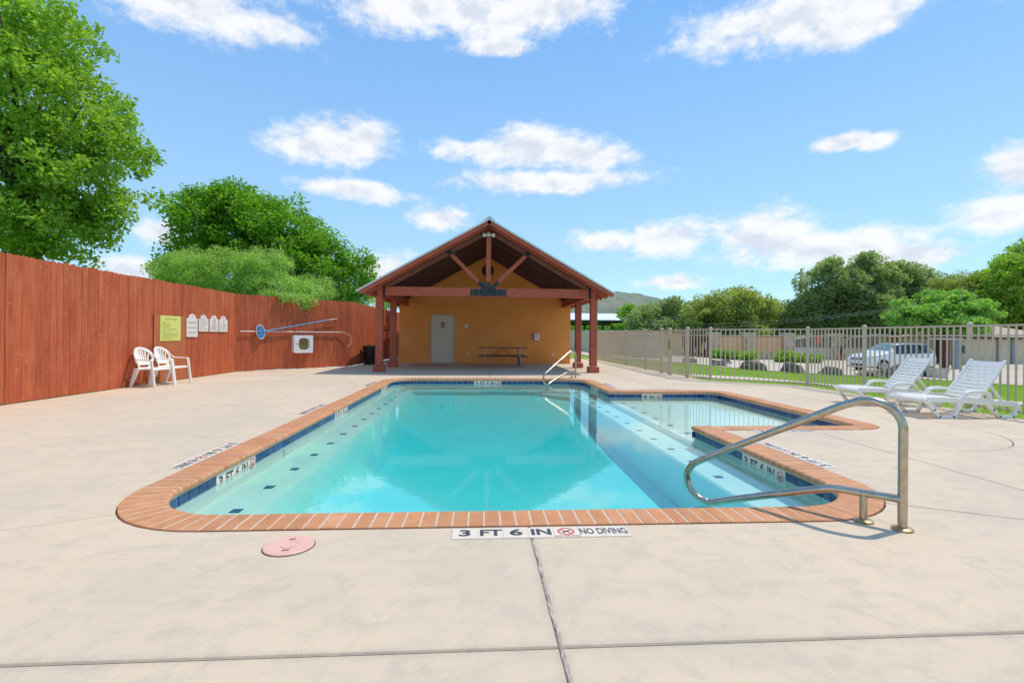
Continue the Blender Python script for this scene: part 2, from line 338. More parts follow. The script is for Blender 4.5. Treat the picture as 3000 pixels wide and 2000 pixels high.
# ------------------------------------------------------------------ mesh builder
class MB:
    def __init__(s): s.v = []; s.f = []
    def add(s, vs, fs):
        b = len(s.v); s.v += [tuple(v) for v in vs]; s.f += [tuple(b + i for i in f) for f in fs]; return s
    def box(s, c, d, m=None):
        x, y, z = d[0] / 2, d[1] / 2, d[2] / 2
        vs = [Vector((a * x, b * y, e * z)) for a in (-1, 1) for b in (-1, 1) for e in (-1, 1)]
        if m is not None: vs = [m @ v for v in vs]
        c = Vector(c)
        return s.add([v + c for v in vs], [(0, 1, 3, 2), (4, 6, 7, 5), (0, 4, 5, 1), (2, 3, 7, 6), (0, 2, 6, 4), (1, 5, 7, 3)])
    def beam(s, p0, p1, w, h, up=(0, 0, 1)):
        p0, p1 = Vector(p0), Vector(p1); d = (p1 - p0); L = d.length; d.normalize()
        upv = Vector(up); sd = d.cross(upv)
        if sd.length < 1e-4: sd = d.cross(Vector((0, 1, 0)))
        sd.normalize(); u = sd.cross(d)
        m = Matrix((d, sd, u)).transposed()
        return s.box((p0 + p1) / 2, (L, w, h), m)
    def tube(s, pts, r, n=8, cap=True, closed=False):
        pts = [Vector(p) for p in pts]; N = len(pts); rs = r if isinstance(r, (list, tuple)) else [r] * N
        T = []
        for i in range(N):
            a = pts[(i - 1) % N] if (closed or i > 0) else pts[i]; b = pts[(i + 1) % N] if (closed or i < N - 1) else pts[i]
            T.append((b - a).normalized())
        u = T[0].orthogonal().normalized(); vs = []
        for i in range(N):
            u = (u - T[i] * u.dot(T[i])).normalized(); w = T[i].cross(u)
            vs += [pts[i] + (u * math.cos(k * 2 * math.pi / n) + w * math.sin(k * 2 * math.pi / n)) * rs[i] for k in range(n)]
        fs = []
        for i in range(N if closed else N - 1):
            j = (i + 1) % N
            fs += [(i * n + k, i * n + (k + 1) % n, j * n + (k + 1) % n, j * n + k) for k in range(n)]
        if cap and not closed: fs += [tuple(range(n))[::-1], tuple((N - 1) * n + k for k in range(n))]
        return s.add(vs, fs)
    def prism(s, poly, z0, z1, m=None):
        n = len(poly); vs = [Vector((x, y, z0)) for x, y in poly] + [Vector((x, y, z1)) for x, y in poly]
        if m is not None: vs = [m @ v for v in vs]
        return s.add(vs, [tuple(range(n))[::-1], tuple(range(n, 2 * n))] + [(i, (i + 1) % n, n + (i + 1) % n, n + i) for i in range(n)])
    def lathe(s, prof, n=24, c=(0, 0, 0), m=None):
        vs = []; c = Vector(c)
        for r, z in prof:
            for k in range(n):
                v = Vector((r * math.cos(2 * math.pi * k / n), r * math.sin(2 * math.pi * k / n), z))
                vs.append((m @ v if m is not None else v) + c)
        fs = [(i * n + k, i * n + (k + 1) % n, (i + 1) * n + (k + 1) % n, (i + 1) * n + k) for i in range(len(prof) - 1) for k in range(n)]
        if prof[0][0] > 1e-6: fs.append(tuple(range(n))[::-1])
        if prof[-1][0] > 1e-6: fs.append(tuple((len(prof) - 1) * n + k for k in range(n)))
        return s.add(vs, fs)
    def mesh(s, name, m, smooth=None, bevel=0, merge=False):
        me = bpy.data.meshes.new(name); me.from_pydata(s.v, [], s.f)
        bm = bmesh.new(); bm.from_mesh(me)
        if merge: bmesh.ops.remove_doubles(bm, verts=bm.verts, dist=1e-5)
        bmesh.ops.recalc_face_normals(bm, faces=bm.faces)
        if bevel: bmesh.ops.bevel(bm, geom=[e for e in bm.edges if e.is_manifold and e.calc_face_angle(0) > .6], offset=bevel, segments=1, affect='EDGES', clamp_overlap=True)
        bm.to_mesh(me); bm.free(); me.materials.append(m)
        if smooth is not None:
            me.polygons.foreach_set('use_smooth', [True] * len(me.polygons)); me.set_sharp_from_angle(angle=R(smooth))
        return me
    def obj(s, name, m, parent=None, smooth=None, bevel=0, loc=None, **k):
        return link(name, s.mesh(name, m, smooth, bevel, **k), parent, loc)
def link(name, me, parent=None, loc=None):
    o = bpy.data.objects.new(name, me); COL.objects.link(o)
    if parent is not None:
        o.parent = parent
        if loc is None and not parent.get('_local'):      # geometry written in world coordinates
            p = parent; off = Vector()
            while p is not None: off += p.location; p = p.parent
            o.location = -off
    if loc is not None: o.location = loc
    return o
def tag(o, label, cat, group=None, kind=None):
    if label: o['label'] = label
    if cat: o['category'] = cat
    if group: o['group'] = group
    if kind: o['kind'] = kind
    return o
def thing(name, label, cat, loc=(0, 0, 0), rz=0, group=None, local=False):
    o = bpy.data.objects.new(name, None); COL.objects.link(o); o.location = loc; o.rotation_euler.z = rz
    o.empty_display_size = .2
    if local: o['_local'] = 1
    return tag(o, label, cat, group)
def struct(o): o['kind'] = 'structure'; return o
def copy_tree(o, parent=None):
    c = o.copy(); COL.objects.link(c); c.parent = parent
    for ch in list(o.children): copy_tree(ch, c)
    return c
def text_mesh(txt, size, m, bold=.012, depth=.0006, sx=1.0):
    cu = bpy.data.curves.new('txt', 'FONT'); cu.body = txt; cu.size = size; cu.align_x = 'CENTER'; cu.align_y = 'CENTER'
    cu.offset = bold * size; cu.extrude = depth; cu.resolution_u = 3
    ob = bpy.data.objects.new('txt', cu); COL.objects.link(ob)
    dg = bpy.context.evaluated_depsgraph_get(); me = bpy.data.meshes.new_from_object(ob.evaluated_get(dg))
    bpy.data.objects.remove(ob); bpy.data.curves.remove(cu)
    me.transform(Matrix.Diagonal((sx, 1, 1, 1))); me.materials.clear(); me.materials.append(m); return me
TX = {}
def text_obj(txt, size, m, parent, mtx, name='lettering', bold=.012, sx=1.0, cut=None):
    k = (txt, round(size, 4), m.name, sx, cut)
    if k not in TX:
        TX[k] = text_mesh(txt, size, m, bold, sx=sx)
        if cut is not None:
            bm = bmesh.new(); bm.from_mesh(TX[k]); bmesh.ops.bisect_plane(bm, geom=bm.verts[:] + bm.edges[:] + bm.faces[:], plane_co=(0, cut, 0), plane_no=(0, -1, 0), clear_outer=True); bm.to_mesh(TX[k]); bm.free()
    o = bpy.data.objects.new(name, TX[k]); COL.objects.link(o); o.parent = parent
    o.matrix_parent_inverse = parent_world(parent).inverted(); o.matrix_basis = mtx
    return o
def parent_world(p):
    m = Matrix()
    while p is not None:
        m = p.matrix_parent_inverse @ (Matrix.Translation(p.location) @ p.rotation_euler.to_matrix().to_4x4()) @ m; p = p.parent
    return m
def frame(o, x, y, z):   # matrix with origin and axes
    x, y, z = Vector(x), Vector(y), Vector(z)
    return Matrix(((x.x, y.x, z.x, o[0]), (x.y, y.y, z.y, o[1]), (x.z, y.z, z.z, o[2]), (0, 0, 0, 1)))

# ------------------------------------------------------------------ terrain
def terr(x, y): return -.04 - min(.74, .045 * max(0, x - 8.5))
XCH = (-400, -250, -150, -90, -60, -40, -30, -20, -12)
def build_ground():
    xs = list(XCH) + [-10, -7.6] + [-6 + i for i in range(57)] + [55, 62, 75, 95, 130, 180, 260, 400, 700]
    ys = [-300, -120, -50, -20, -10, -5.9] + [-5 + i for i in range(32)] + [27.3] + [28 + i for i in range(0, 40, 2)] + [70, 80, 100, 140, 200, 300, 500, 800]
    mb = MB(); n = len(ys)
    vs = [(x, y, terr(x, y)) for x in xs for y in ys]
    fs = []
    for i in range(len(xs) - 1):
        for j in range(n - 1):
            cx, cy = (xs[i] + xs[i + 1]) / 2, (ys[j] + ys[j + 1]) / 2
            if -7.6 < cx < 6 and -5.9 < cy < 27.3: continue
            if -7.6 < cx < 8 and -5.9 < cy < 12: continue
            fs.append((i * n + j, (i + 1) * n + j, (i + 1) * n + j + 1, i * n + j + 1))
    mb.add(vs, fs); struct(mb.obj('ground', M['lawnbase'], smooth=60))
build_ground()
def drape(name, poly, off, m, step=1.2):
    bm = bmesh.new(); vs = [bm.verts.new((x, y, 0)) for x, y in poly]
    es = [bm.edges.new((vs[i], vs[(i + 1) % len(vs)])) for i in range(len(vs))]
    bmesh.ops.triangle_fill(bm, use_beauty=True, edges=es)
    for ax, n in ((0, (1, 0, 0)), (1, (0, 1, 0))):
        lo, hi = min(p[ax] for p in poly), max(p[ax] for p in poly); k = lo + step
        while k < hi:
            co = [0, 0, 0]; co[ax] = k
            bmesh.ops.bisect_plane(bm, geom=bm.verts[:] + bm.edges[:] + bm.faces[:], plane_co=co, plane_no=n); k += step
    for v in bm.verts: v.co.z = terr(v.co.x, v.co.y) + off
    for f in bm.faces:
        if f.normal.z < 0: f.normal_flip()
    me = bpy.data.meshes.new(name); bm.to_mesh(me); bm.free(); me.materials.append(m)
    return link(name, me)
LAWN_EDGE = [(7.4, 30.5), (9.6, 28.0), (11.3, 25.2), (11.9, 22.0), (13.2, 20.6), (15.2, 20.4), (18.2, 21.2), (20.5, 20.6), (22.5, 19.2), (26.0, 18.0), (40, 12)]
struct(drape('road', LAWN_EDGE + [(90, 10), (90, 45.2), (18, 45.2), (12.6, 32.6), (9.0, 46.0), (6.8, 46)], .03, M['road'], 2.5))
struct(drape('sidewalk', [(6.2, 16.4), (6.25, 15.0), (7.3, 14.75), (8.6, 13.75), (9.6, 12.6), (10.3, 11.3), (11.2, 10.35), (11.9, 9.2), (12.3, 6), (13.2, 6), (12.8, 9.5), (12.1, 10.9), (11.1, 11.9), (10.4, 13.1), (9.3, 14.5), (7.9, 15.6), (7.0, 16.4)], .02, M['walk'], .8))

# hills far behind
def build_hill(name, c, sx, sy, h, seed):
    mb = MB(); nx, ny = 110, 34; vs = []
    for i in range(nx + 1):
        for j in range(ny + 1):
            a, b = (i / nx * 2 - 1), (j / ny * 2 - 1)
            g = max(0, (1 - a * a)) ** 1.1 * max(0, (1 - b * b)) ** .9
            x, y = c[0] + a * sx, c[1] + b * sy
            z = h * g * (1 + .18 * mnoise.noise(Vector((x * .012, y * .012, seed)))) + (1.5 * g ** .3) * (mnoise.noise(Vector((x * .11, y * .11, seed + 3))) + .5 * mnoise.noise(Vector((x * .3, y * .3, seed))))
            vs.append((x, y, z - 3))
    mb.add(vs, [(i * (ny + 1) + j, (i + 1) * (ny + 1) + j, (i + 1) * (ny + 1) + j + 1, i * (ny + 1) + j + 1) for i in range(nx) for j in range(ny)])
    struct(mb.obj(name, M['hillm'], smooth=80))
build_hill('hill', (95, 430, 0), 150, 120, 42, 1)
build_hill('hill', (330, 480, 0), 260, 120, 37, 5)
build_hill('hill', (560, 420, 0), 240, 120, 40, 9)

# ------------------------------------------------------------------ pool outline
LIP = .29; PITCH = .1016
XL, XR, YN, YF = -2.27, 2.86, 3.37, 13.87
WX, WN_, WF_ = 5.26, 6.50, 10.76
LEGS = [('s', (XL + .6, YN), (XR - .6, YN), (0, -1)), ('a', (XR - .6, YN + .6), .6, -90, 0),
        ('s', (XR, YN + .6), (XR, WN_), (1, 0)), ('s', (XR, WN_), (WX - .21, WN_), (0, -1)), ('a', (WX - .21, WN_ + .21), .21, -90, 0),
        ('s', (WX, WN_ + .21), (WX, WF_ - .21), (1, 0)), ('a', (WX - .21, WF_ - .21), .21, 0, 90),
        ('s', (WX - .21, WF_), (XR, WF_), (0, 1)), ('s', (XR, WF_), (XR, YF - .55), (1, 0)), ('a', (XR - .55, YF - .55), .55, 0, 90),
        ('s', (XR - .55, YF), (XL + .55, YF), (0, 1)), ('a', (XL + .55, YF - .55), .55, 90, 180),
        ('s', (XL, YF - .55), (XL, YN + .6), (-1, 0)), ('a', (XL + .6, YN + .6), .6, 180, 270)]
def outline(off, arcn=8):
    P = []
    for g in LEGS:
        if g[0] == 's':
            n = Vector(g[3]); a, b = Vector(g[1]), Vector(g[2]); d = (b - a).normalized()
            a2, b2 = a + n * off, b + n * off
            # shorten or lengthen at the two sharp corners
            if g[1] == (XR, WN_): a2 = a2 + d * off
            if g[2] == (XR, WN_): b2 = b2 - d * off
            if g[1] == (XR, WF_): a2 = a2 + d * off
            if g[2] == (XR, WF_): b2 = b2 - d * off
            P += [a2, b2]
        else:
            c = Vector(g[1])
            for k in range(1, arcn):
                t = R(g[3] + (g[4] - g[3]) * k / arcn); P.append(c + Vector((math.cos(t), math.sin(t))) * (g[2] + off))
    Q = []
    for p in P:
        if not Q or (p - Q[-1]).length > 1e-4: Q.append(p)
    if (Q[0] - Q[-1]).length < 1e-4: Q.pop()
    return [(p.x, p.y) for p in Q]

# ------------------------------------------------------------------ deck slabs
def build_deck():
    OUT = [(-7.70, -5.9), (8.3, -5.9), (8.3, 11.4), (8.25, 12.25), (6.75, 13.4), (6.42, 13.75), (6.38, 27.3), (-4.36, 27.3), (-4.93, 19.3), (-7.70, 16.24)]
    hole = outline(LIP + .002, 10)
    bm = bmesh.new()
    for loop in (OUT, hole):
        vs = [bm.verts.new((x, y, 0)) for x, y in loop]
        for i in range(len(vs)): bm.edges.new((vs[i], vs[(i + 1) % len(vs)]))
    bmesh.ops.triangle_fill(bm, use_beauty=True, edges=bm.edges[:])
    for f in bm.faces:
        if f.normal.z < 0: f.normal_flip()
    def split(b, co, no):
        r = []
        for inner in (True, False):
            c = b.copy()
            bmesh.ops.bisect_plane(c, geom=c.verts[:] + c.edges[:] + c.faces[:], plane_co=co, plane_no=no, clear_outer=inner, clear_inner=not inner)
            r.append(c)
        return r            # [against the normal, along the normal]
    def merge(bs):
        c = bmesh.new()
        for b in bs:
            me = bpy.data.meshes.new('t'); b.to_mesh(me); c.from_mesh(me); bpy.data.meshes.remove(me)
        bmesh.ops.remove_doubles(c, verts=c.verts, dist=1e-4); return c
    near, rest = split(bm, (0, 1.87, 0), (0, 1, 0))
    cells = split(near, (.32, 0, 0), (1, 0, 0))
    Ls, Rs = split(rest, (.32, 0, 0), (1, 0, 0))
    c, e = split(Ls, (-2.38, 3.38, 0), (-.456, .89, 0)); cells.append(c)
    e1, e2 = split(e, (0, 8.6, 0), (0, 1, 0)); e2, e3 = split(e2, (0, 14.6, 0), (0, 1, 0)); cells += [e1, e2, e3]
    d, h = split(Rs, (2.944, 3.413, 0), (.469, .883, 0)); cells.append(d)
    h0, h1 = split(h, (4.32, 0, 0), (1, 0, 0)); h0a, h0b = split(h0, (0, 14.4, 0), (0, 1, 0)); cells += [h0a, h0b]
    # the joint that follows the shallow end at a distance, round its corner
    cx, cy, rr = 5.25, 6.38, 1.40; planes = []
    for k in range(13):
        a = R(-90 + 90 * k / 12); planes.append(((cx + rr * math.cos(a), cy + rr * math.sin(a), 0), (math.cos(a), math.sin(a), 0)))
    for co, no in planes: bmesh.ops.bisect_plane(h1, geom=h1.verts[:] + h1.edges[:] + h1.faces[:], plane_co=co, plane_no=no)
    def within(f): c = f.calc_center_median(); return all((c - Vector(co)).dot(Vector(no)) < 0 for co, no in planes)
    inside, outer = h1, h1.copy()
    bmesh.ops.delete(inside, geom=[f for f in inside.faces if not within(f)], context='FACES')
    bmesh.ops.delete(outer, geom=[f for f in outer.faces if within(f)], context='FACES')
    in1, in2 = split(inside, (0, 12.2, 0), (0, 1, 0)); cells += [in1, in2, outer]
    root = thing('pool_deck', None, None); root['kind'] = 'structure'
    for b in cells:
        if not b.faces: continue
        bmesh.ops.dissolve_limit(b, angle_limit=.01, verts=b.verts, edges=b.edges); bmesh.ops.triangulate(b, faces=[f for f in b.faces if len(f.verts) > 4])
        r = bmesh.ops.inset_region(b, faces=b.faces[:], thickness=.0045, use_even_offset=True, use_boundary=True)
        bmesh.ops.delete(b, geom=r['faces'], context='FACES')
        r = bmesh.ops.inset_region(b, faces=b.faces[:], thickness=.006, use_even_offset=True, use_boundary=True)
        bd = {v for ed in b.edges if ed.is_boundary for v in ed.verts}
        for v in bd: v.co.z -= .007
        ex = bmesh.ops.extrude_edge_only(b, edges=[ed for ed in b.edges if ed.is_boundary])
        for g in ex['geom']:
            if isinstance(g, bmesh.types.BMVert): g.co.z -= .09
        bmesh.ops.recalc_face_normals(b, faces=b.faces)
        me = bpy.data.meshes.new('slab'); b.to_mesh(me); me.materials.append(CONC)
        # make sure the top looks up
        if sum(p.normal.z * p.area for p in me.polygons) < 0: me.flip_normals()
        link('slab', me, root)
    for v in bm.verts: v.co.z = -.035
    me = bpy.data.meshes.new('joint_bed'); bm.to_mesh(me); me.materials.append(mat('dirty_joint', (.30, .23, .16), (.18, .135, .09), scale=12, rough=1))
    link('joint_bed', me, root)
    # weathered sealant rope in the middle joint, with lifted frayed edges
    mb = MB(); rr = random.Random(3); y = -3.0; pts = []
    while y < 2.885:
        pts.append((.322 + rr.uniform(-.0035, .0035), y, rr.uniform(.0, .003), rr.uniform(.006, .0125))); y += rr.uniform(.02, .05)
    vs = []; fs = []
    for i, (x, yy, z, w) in enumerate(pts):
        for k, (a, h) in enumerate(((-1, -.012), (-.8, .002), (-.3, .0045), (.25, .0035), (.8, .0025), (1, -.012))): vs.append((x + a * w, yy, z + h))
        if i: fs += [((i - 1) * 6 + k, i * 6 + k, i * 6 + k + 1, (i - 1) * 6 + k + 1) for k in range(5)]
    mb.add(vs, fs); mb.obj('joint_sealant', M['caulk'], root)
build_deck()

# ------------------------------------------------------------------ swimming pool
POOL = thing('swimming_pool', 'turquoise swimming pool with brick coping and shallow side bay', 'swimming pool', (.3, 8.6, 0))
WL = -.135
def brick_profile():      # (outward, z): bullnose at the water side
    zt, zb, r = .006, -.052, .027
    P = [(LIP - .004, zt), (LIP - .004, zb), (r, zb)]
    for k in range(1, 6):
        a = R(-90 - 180 * k / 6); P.append((r + r * math.cos(a), (zt + zb) / 2 + .029 * math.sin(a)))
    P.append((r, zt)); return P
BP = brick_profile()
def brick_mesh(wf):        # wf(outward)-> half width
    mb = MB(); n = len(BP)
    ins = .004
    vs = [(x, -wf(x), z) for x, z in BP] + [(x, wf(x), z) for x, z in BP]
    mb.add(vs, [tuple(range(n)), tuple(range(n, 2 * n))[::-1]] + [(i, n + i, n + (i + 1) % n, (i + 1) % n) for i in range(n)])
    return mb.mesh('coping_brick', M['brick'], bevel=.003)
def build_coping():
    straight = brick_mesh(lambda x: (PITCH - .009) / 2)
    items = []
    for g in LEGS:
        if g[0] == 's':
            a, b, n = Vector(g[1]), Vector(g[2]), Vector(g[3]); d = (b - a).normalized()
            if g[1] == (XR, WN_): a = a + d * (LIP + .004)
            if g[2] == (XR, WF_): b = b - d * (LIP + .004)
            L = (b - a).length; k = max(1, round(L / PITCH)); p = L / k
            for i in range(k):
                c = a + d * (p * (i + .5)); items.append((straight, c, math.atan2(n.y, n.x), (p - .009) / (PITCH - .009)))
        else:
            c = Vector(g[1]); ang = R(g[4] - g[3]); k = max(3, round((g[2] + .16) * abs(ang) / PITCH)); da = ang / k
            me = brick_mesh(lambda x, r=g[2], da=da: max(.008, (r + x) * math.tan(abs(da) / 2) - .0042))
            for i in range(k):
                t = R(g[3]) + da * (i + .5); items.append((me, c + Vector((math.cos(t), math.sin(t))) * g[2], t, 1))
    items.sort(key=lambda it: it[1].length)
    far = MB()
    for i, (me, c, rz, sc) in enumerate(items):
        m = Matrix.Translation((c.x, c.y, random.uniform(-.0012, .0012))) @ Matrix.Rotation(rz + random.uniform(-.004, .004), 4, 'Z') @ Matrix.Diagonal((1, sc, 1, 1))
        if i < 298:
            o = bpy.data.objects.new('coping_brick', me); COL.objects.link(o); o.parent = POOL
            o.matrix_basis = Matrix.Translation(-Vector(POOL.location)) @ m
        else: far.add([m @ v.co for v in me.vertices], [tuple(p.vertices) for p in me.polygons])
    o = far.obj('coping_brick_row', M['brick'], POOL); o['kind'] = 'stuff'
    # grout bed: the same section a little lower, all the way round
    mb = MB(); zc = -.023; vs = []; loops = []
    for x, z in BP:
        lp = outline(x + (.0016 if x < .03 else -.004 if x > .2 else 0), 12); vs += [(px, py, zc + (z - zc) * .948) for px, py in lp]; n = len(lp)
    K = len(BP)
    fs = [(k * n + i, k * n + (i + 1) % n, ((k + 1) % K) * n + (i + 1) % n, ((k + 1) % K) * n + i) for k in range(K) for i in range(n)]
    mb.add(vs, fs); mb.obj('grout_bed', M['grout'], POOL)
build_coping()

WALL = .034
def build_basin():
    w = outline(WALL, 10); n = len(w)
    mb = MB(); mb.add([(x, y, -.04) for x, y in w] + [(x, y, -.88) for x, y in w], [(i, (i + 1) % n, n + (i + 1) % n, n + i) for i in range(n)])
    mb.obj('basin_wall', M['plaster'], POOL, smooth=30)
    fl = MB(); pr = [(3.2, -.85), (5.5, -.835), (7.8, -.81), (9.2, -.77), (10.2, -.71), (11.2, -.63), (12.1, -.53), (12.8, -.45), (13.95, -.37)]
    fl.add([(x, y, z) for y, z in pr for x in (-2.6, 3.1)] + [(x, y, -1.0) for y, z in pr for x in (-2.6, 3.1)], [(2 * i, 2 * i + 1, 2 * i + 3, 2 * i + 2) for i in range(len(pr) - 1)])
    fl.obj('basin_floor', M['plaster'], POOL, smooth=40)
    e = .03
    b = MB(); b.box(((XR + WX) / 2 + .06, (WN_ + WF_) / 2, -.52), (WX - XR + .1, WF_ - WN_ + .12, .63)); b.obj('shallow_floor', M['plaster'], POOL, bevel=.012)
    be = MB(); pf = [(XL - .04, -.285), (XL + .435, -.285), (XL + .455, -.292), (XL + .475, -.31), (XL + .90, -.9), (XL - .04, -.9)]; n6 = len(pf)
    be.add([(x, y, z) for y in (YN - .05, YF + .05) for x, z in pf], [tuple(range(n6)), tuple(range(n6, 2 * n6))[::-1]] + [(i, n6 + i, n6 + (i + 1) % n6, (i + 1) % n6) for i in range(n6)]); be.obj('bench', M['plaster'], POOL, smooth=40)
    be = MB(); be.box((XR + .01 - .225, (YN + YF) / 2, -.562), (.49, YF - YN + .1, .55)); be.obj('bench', M['plaster'], POOL, bevel=.02)
    be = MB(); be.box(((XL + XR) / 2, YF + .01 - .2, -.564), (XR - XL, .44, .55)); be.obj('bench', M['plaster'], POOL, bevel=.02)
    for k, (r, z) in enumerate(((1.30, -.345), (.92, -.255))):          # rounded entry steps in the far corner
        c = (XR - .0, YF - .0); poly = [(c[0] + .03, c[1] + .03)] + [(c[0] + .03 - (r) * math.cos(R(a)), c[1] + .03 - r * math.sin(R(a))) for a in range(0, 91, 6)]
        s = MB(); s.prism(poly, -.8, z - .01 * k); s.obj('corner_step', M['plaster'], POOL, smooth=30, bevel=.012)
    # navy trim tiles on the ledges
    me = MB().box((0, 0, 0), (.082, .082, .008)).mesh('ledge_tile', M['mark'])
    for x, z, y0, y1 in ((-2.0, -.283, 4.25, 13.4), (2.55, -.285, 4.45, 13.1), (3.06, -.203, 7.05, 10.4)):
        y = y0
        while y < y1:
            link('ledge_tile', me, POOL, Vector((x, y, z)) - Vector(POOL.location)); y += .652
    for px in (1378, 1453, 1547):
        d = ray(px, 1262); k = (CH + .722) / -d.z
        MB().lathe([(.115, -.02), (.115, .001), (.10, .004), (0, .005)], 20, (d.x * k, d.y * k, -.722)).obj('floor_inlet', mat('inlet_cover', (.80, .86, .88), rough=.4), POOL, smooth=40)
    MB().lathe([(.03, 0), (.03, .012), (.012, .02), (0, .02)], 14, (XL - .022, 6.05, -.2), Matrix.Rotation(R(90), 3, 'Y')).obj('return_fitting', M['white'], POOL, smooth=40)
build_basin()

# waterline tiles and the depth markers let into them
TILE = .1524
def nodiving(parent, c, x, y, z, r, slash=True):
    """red ring with slash and a small diver, at c, axes x (right) y (up) z (out)"""
    m = frame(c, x, y, z); mb = MB(); n = 28; vs = []; fs = []
    for k in range(n):
        a = 2 * math.pi * k / n
        vs += [(r * math.cos(a), r * math.sin(a), .0007), (r * .80 * math.cos(a), r * .80 * math.sin(a), .0007)]
        j = (k + 1) % n; fs.append((2 * k, 2 * j, 2 * j + 1, 2 * k + 1))
    mb.add([m @ Vector(v) for v in vs], fs)
    a = R(-42); d = Vector((math.cos(a), math.sin(a), 0)) * r * .85; nn = Vector((-d.y, d.x, 0)).normalized() * r * .085
    mb.add([m @ (v + Vector((0, 0, .0009))) for v in (d + nn, -d + nn, -d - nn, d - nn)], [(0, 1, 2, 3)])
    mb.obj('no_diving_ring', M['red'], parent)
    s = MB()
    def bar(x0, y0, x1, y1, w):
        p, q = Vector((x0, y0, .0006)) * r, Vector((x1, y1, .0006)) * r; e = (q - p).normalized(); n_ = Vector((-e.y, e.x, 0)) * w * r
        s.add([m @ Vector((v.x, v.y, .0011)) for v in (p + n_, q + n_, q - n_, p - n_)], [(0, 1, 2, 3)])
    bar(-.35, -.45, .0, .05, .09); bar(0, .05, .4, .2, .1); bar(0, .02, .3, -.3, .07); bar(.42, .18, .5, .34, .1); bar(-.1, -.1, -.5, -.15, .06)
    s.obj('diver_figure', M['ink'], parent)
def marker_row(parent, words, origin, rd, upv, out, tile_me, size, cut=None):
    """tiles with lettering: origin centre of first tile, rd reading direction"""
    rd, upv, out = Vector(rd), Vector(upv), Vector(out); o = Vector(origin); rx = rd
    i = 0
    for w in words:
        span = 2 if w == 'NO DIVING' else 1
        c = o + rd * TILE * (i + (span - 1) / 2)
        for k in range(span):
            tc = o + rd * TILE * (i + k)
            t = bpy.data.objects.new('marker_tile', tile_me); COL.objects.link(t); t.parent = parent
            t.matrix_parent_inverse = parent_world(parent).inverted(); t.matrix_basis = frame(tc, rd, upv, out)
        f = c + out * .0042
        if w == '@': nodiving(parent, f + upv * .006, rd, upv, out, .052)
        elif w == '': pass
        elif w == 'NO DIVING': text_obj(w, .122, M['ink'], parent, frame(f, rd, upv, out), bold=.022, sx=.46)
        else: text_obj(w, size, M['ink'], parent, frame(f, rd, upv, out), bold=.034, sx=1.28 if len(w) == 1 else 1.02, cut=cut)
        i += span
TILE_B = MB().box((0, .034, 0), (.147, .082, .008)).mesh('waterline_tile', M['tile'], bevel=.002)
TILE_W = MB().box((0, 0, 0), (.1515, .1515, .008)).mesh('marker_tile', M['wtile'], bevel=.0008)
TILE_H = MB().box((0, .034, 0), (.1515, .084, .008)).mesh('marker_tile', M['wtile'], bevel=.0008)
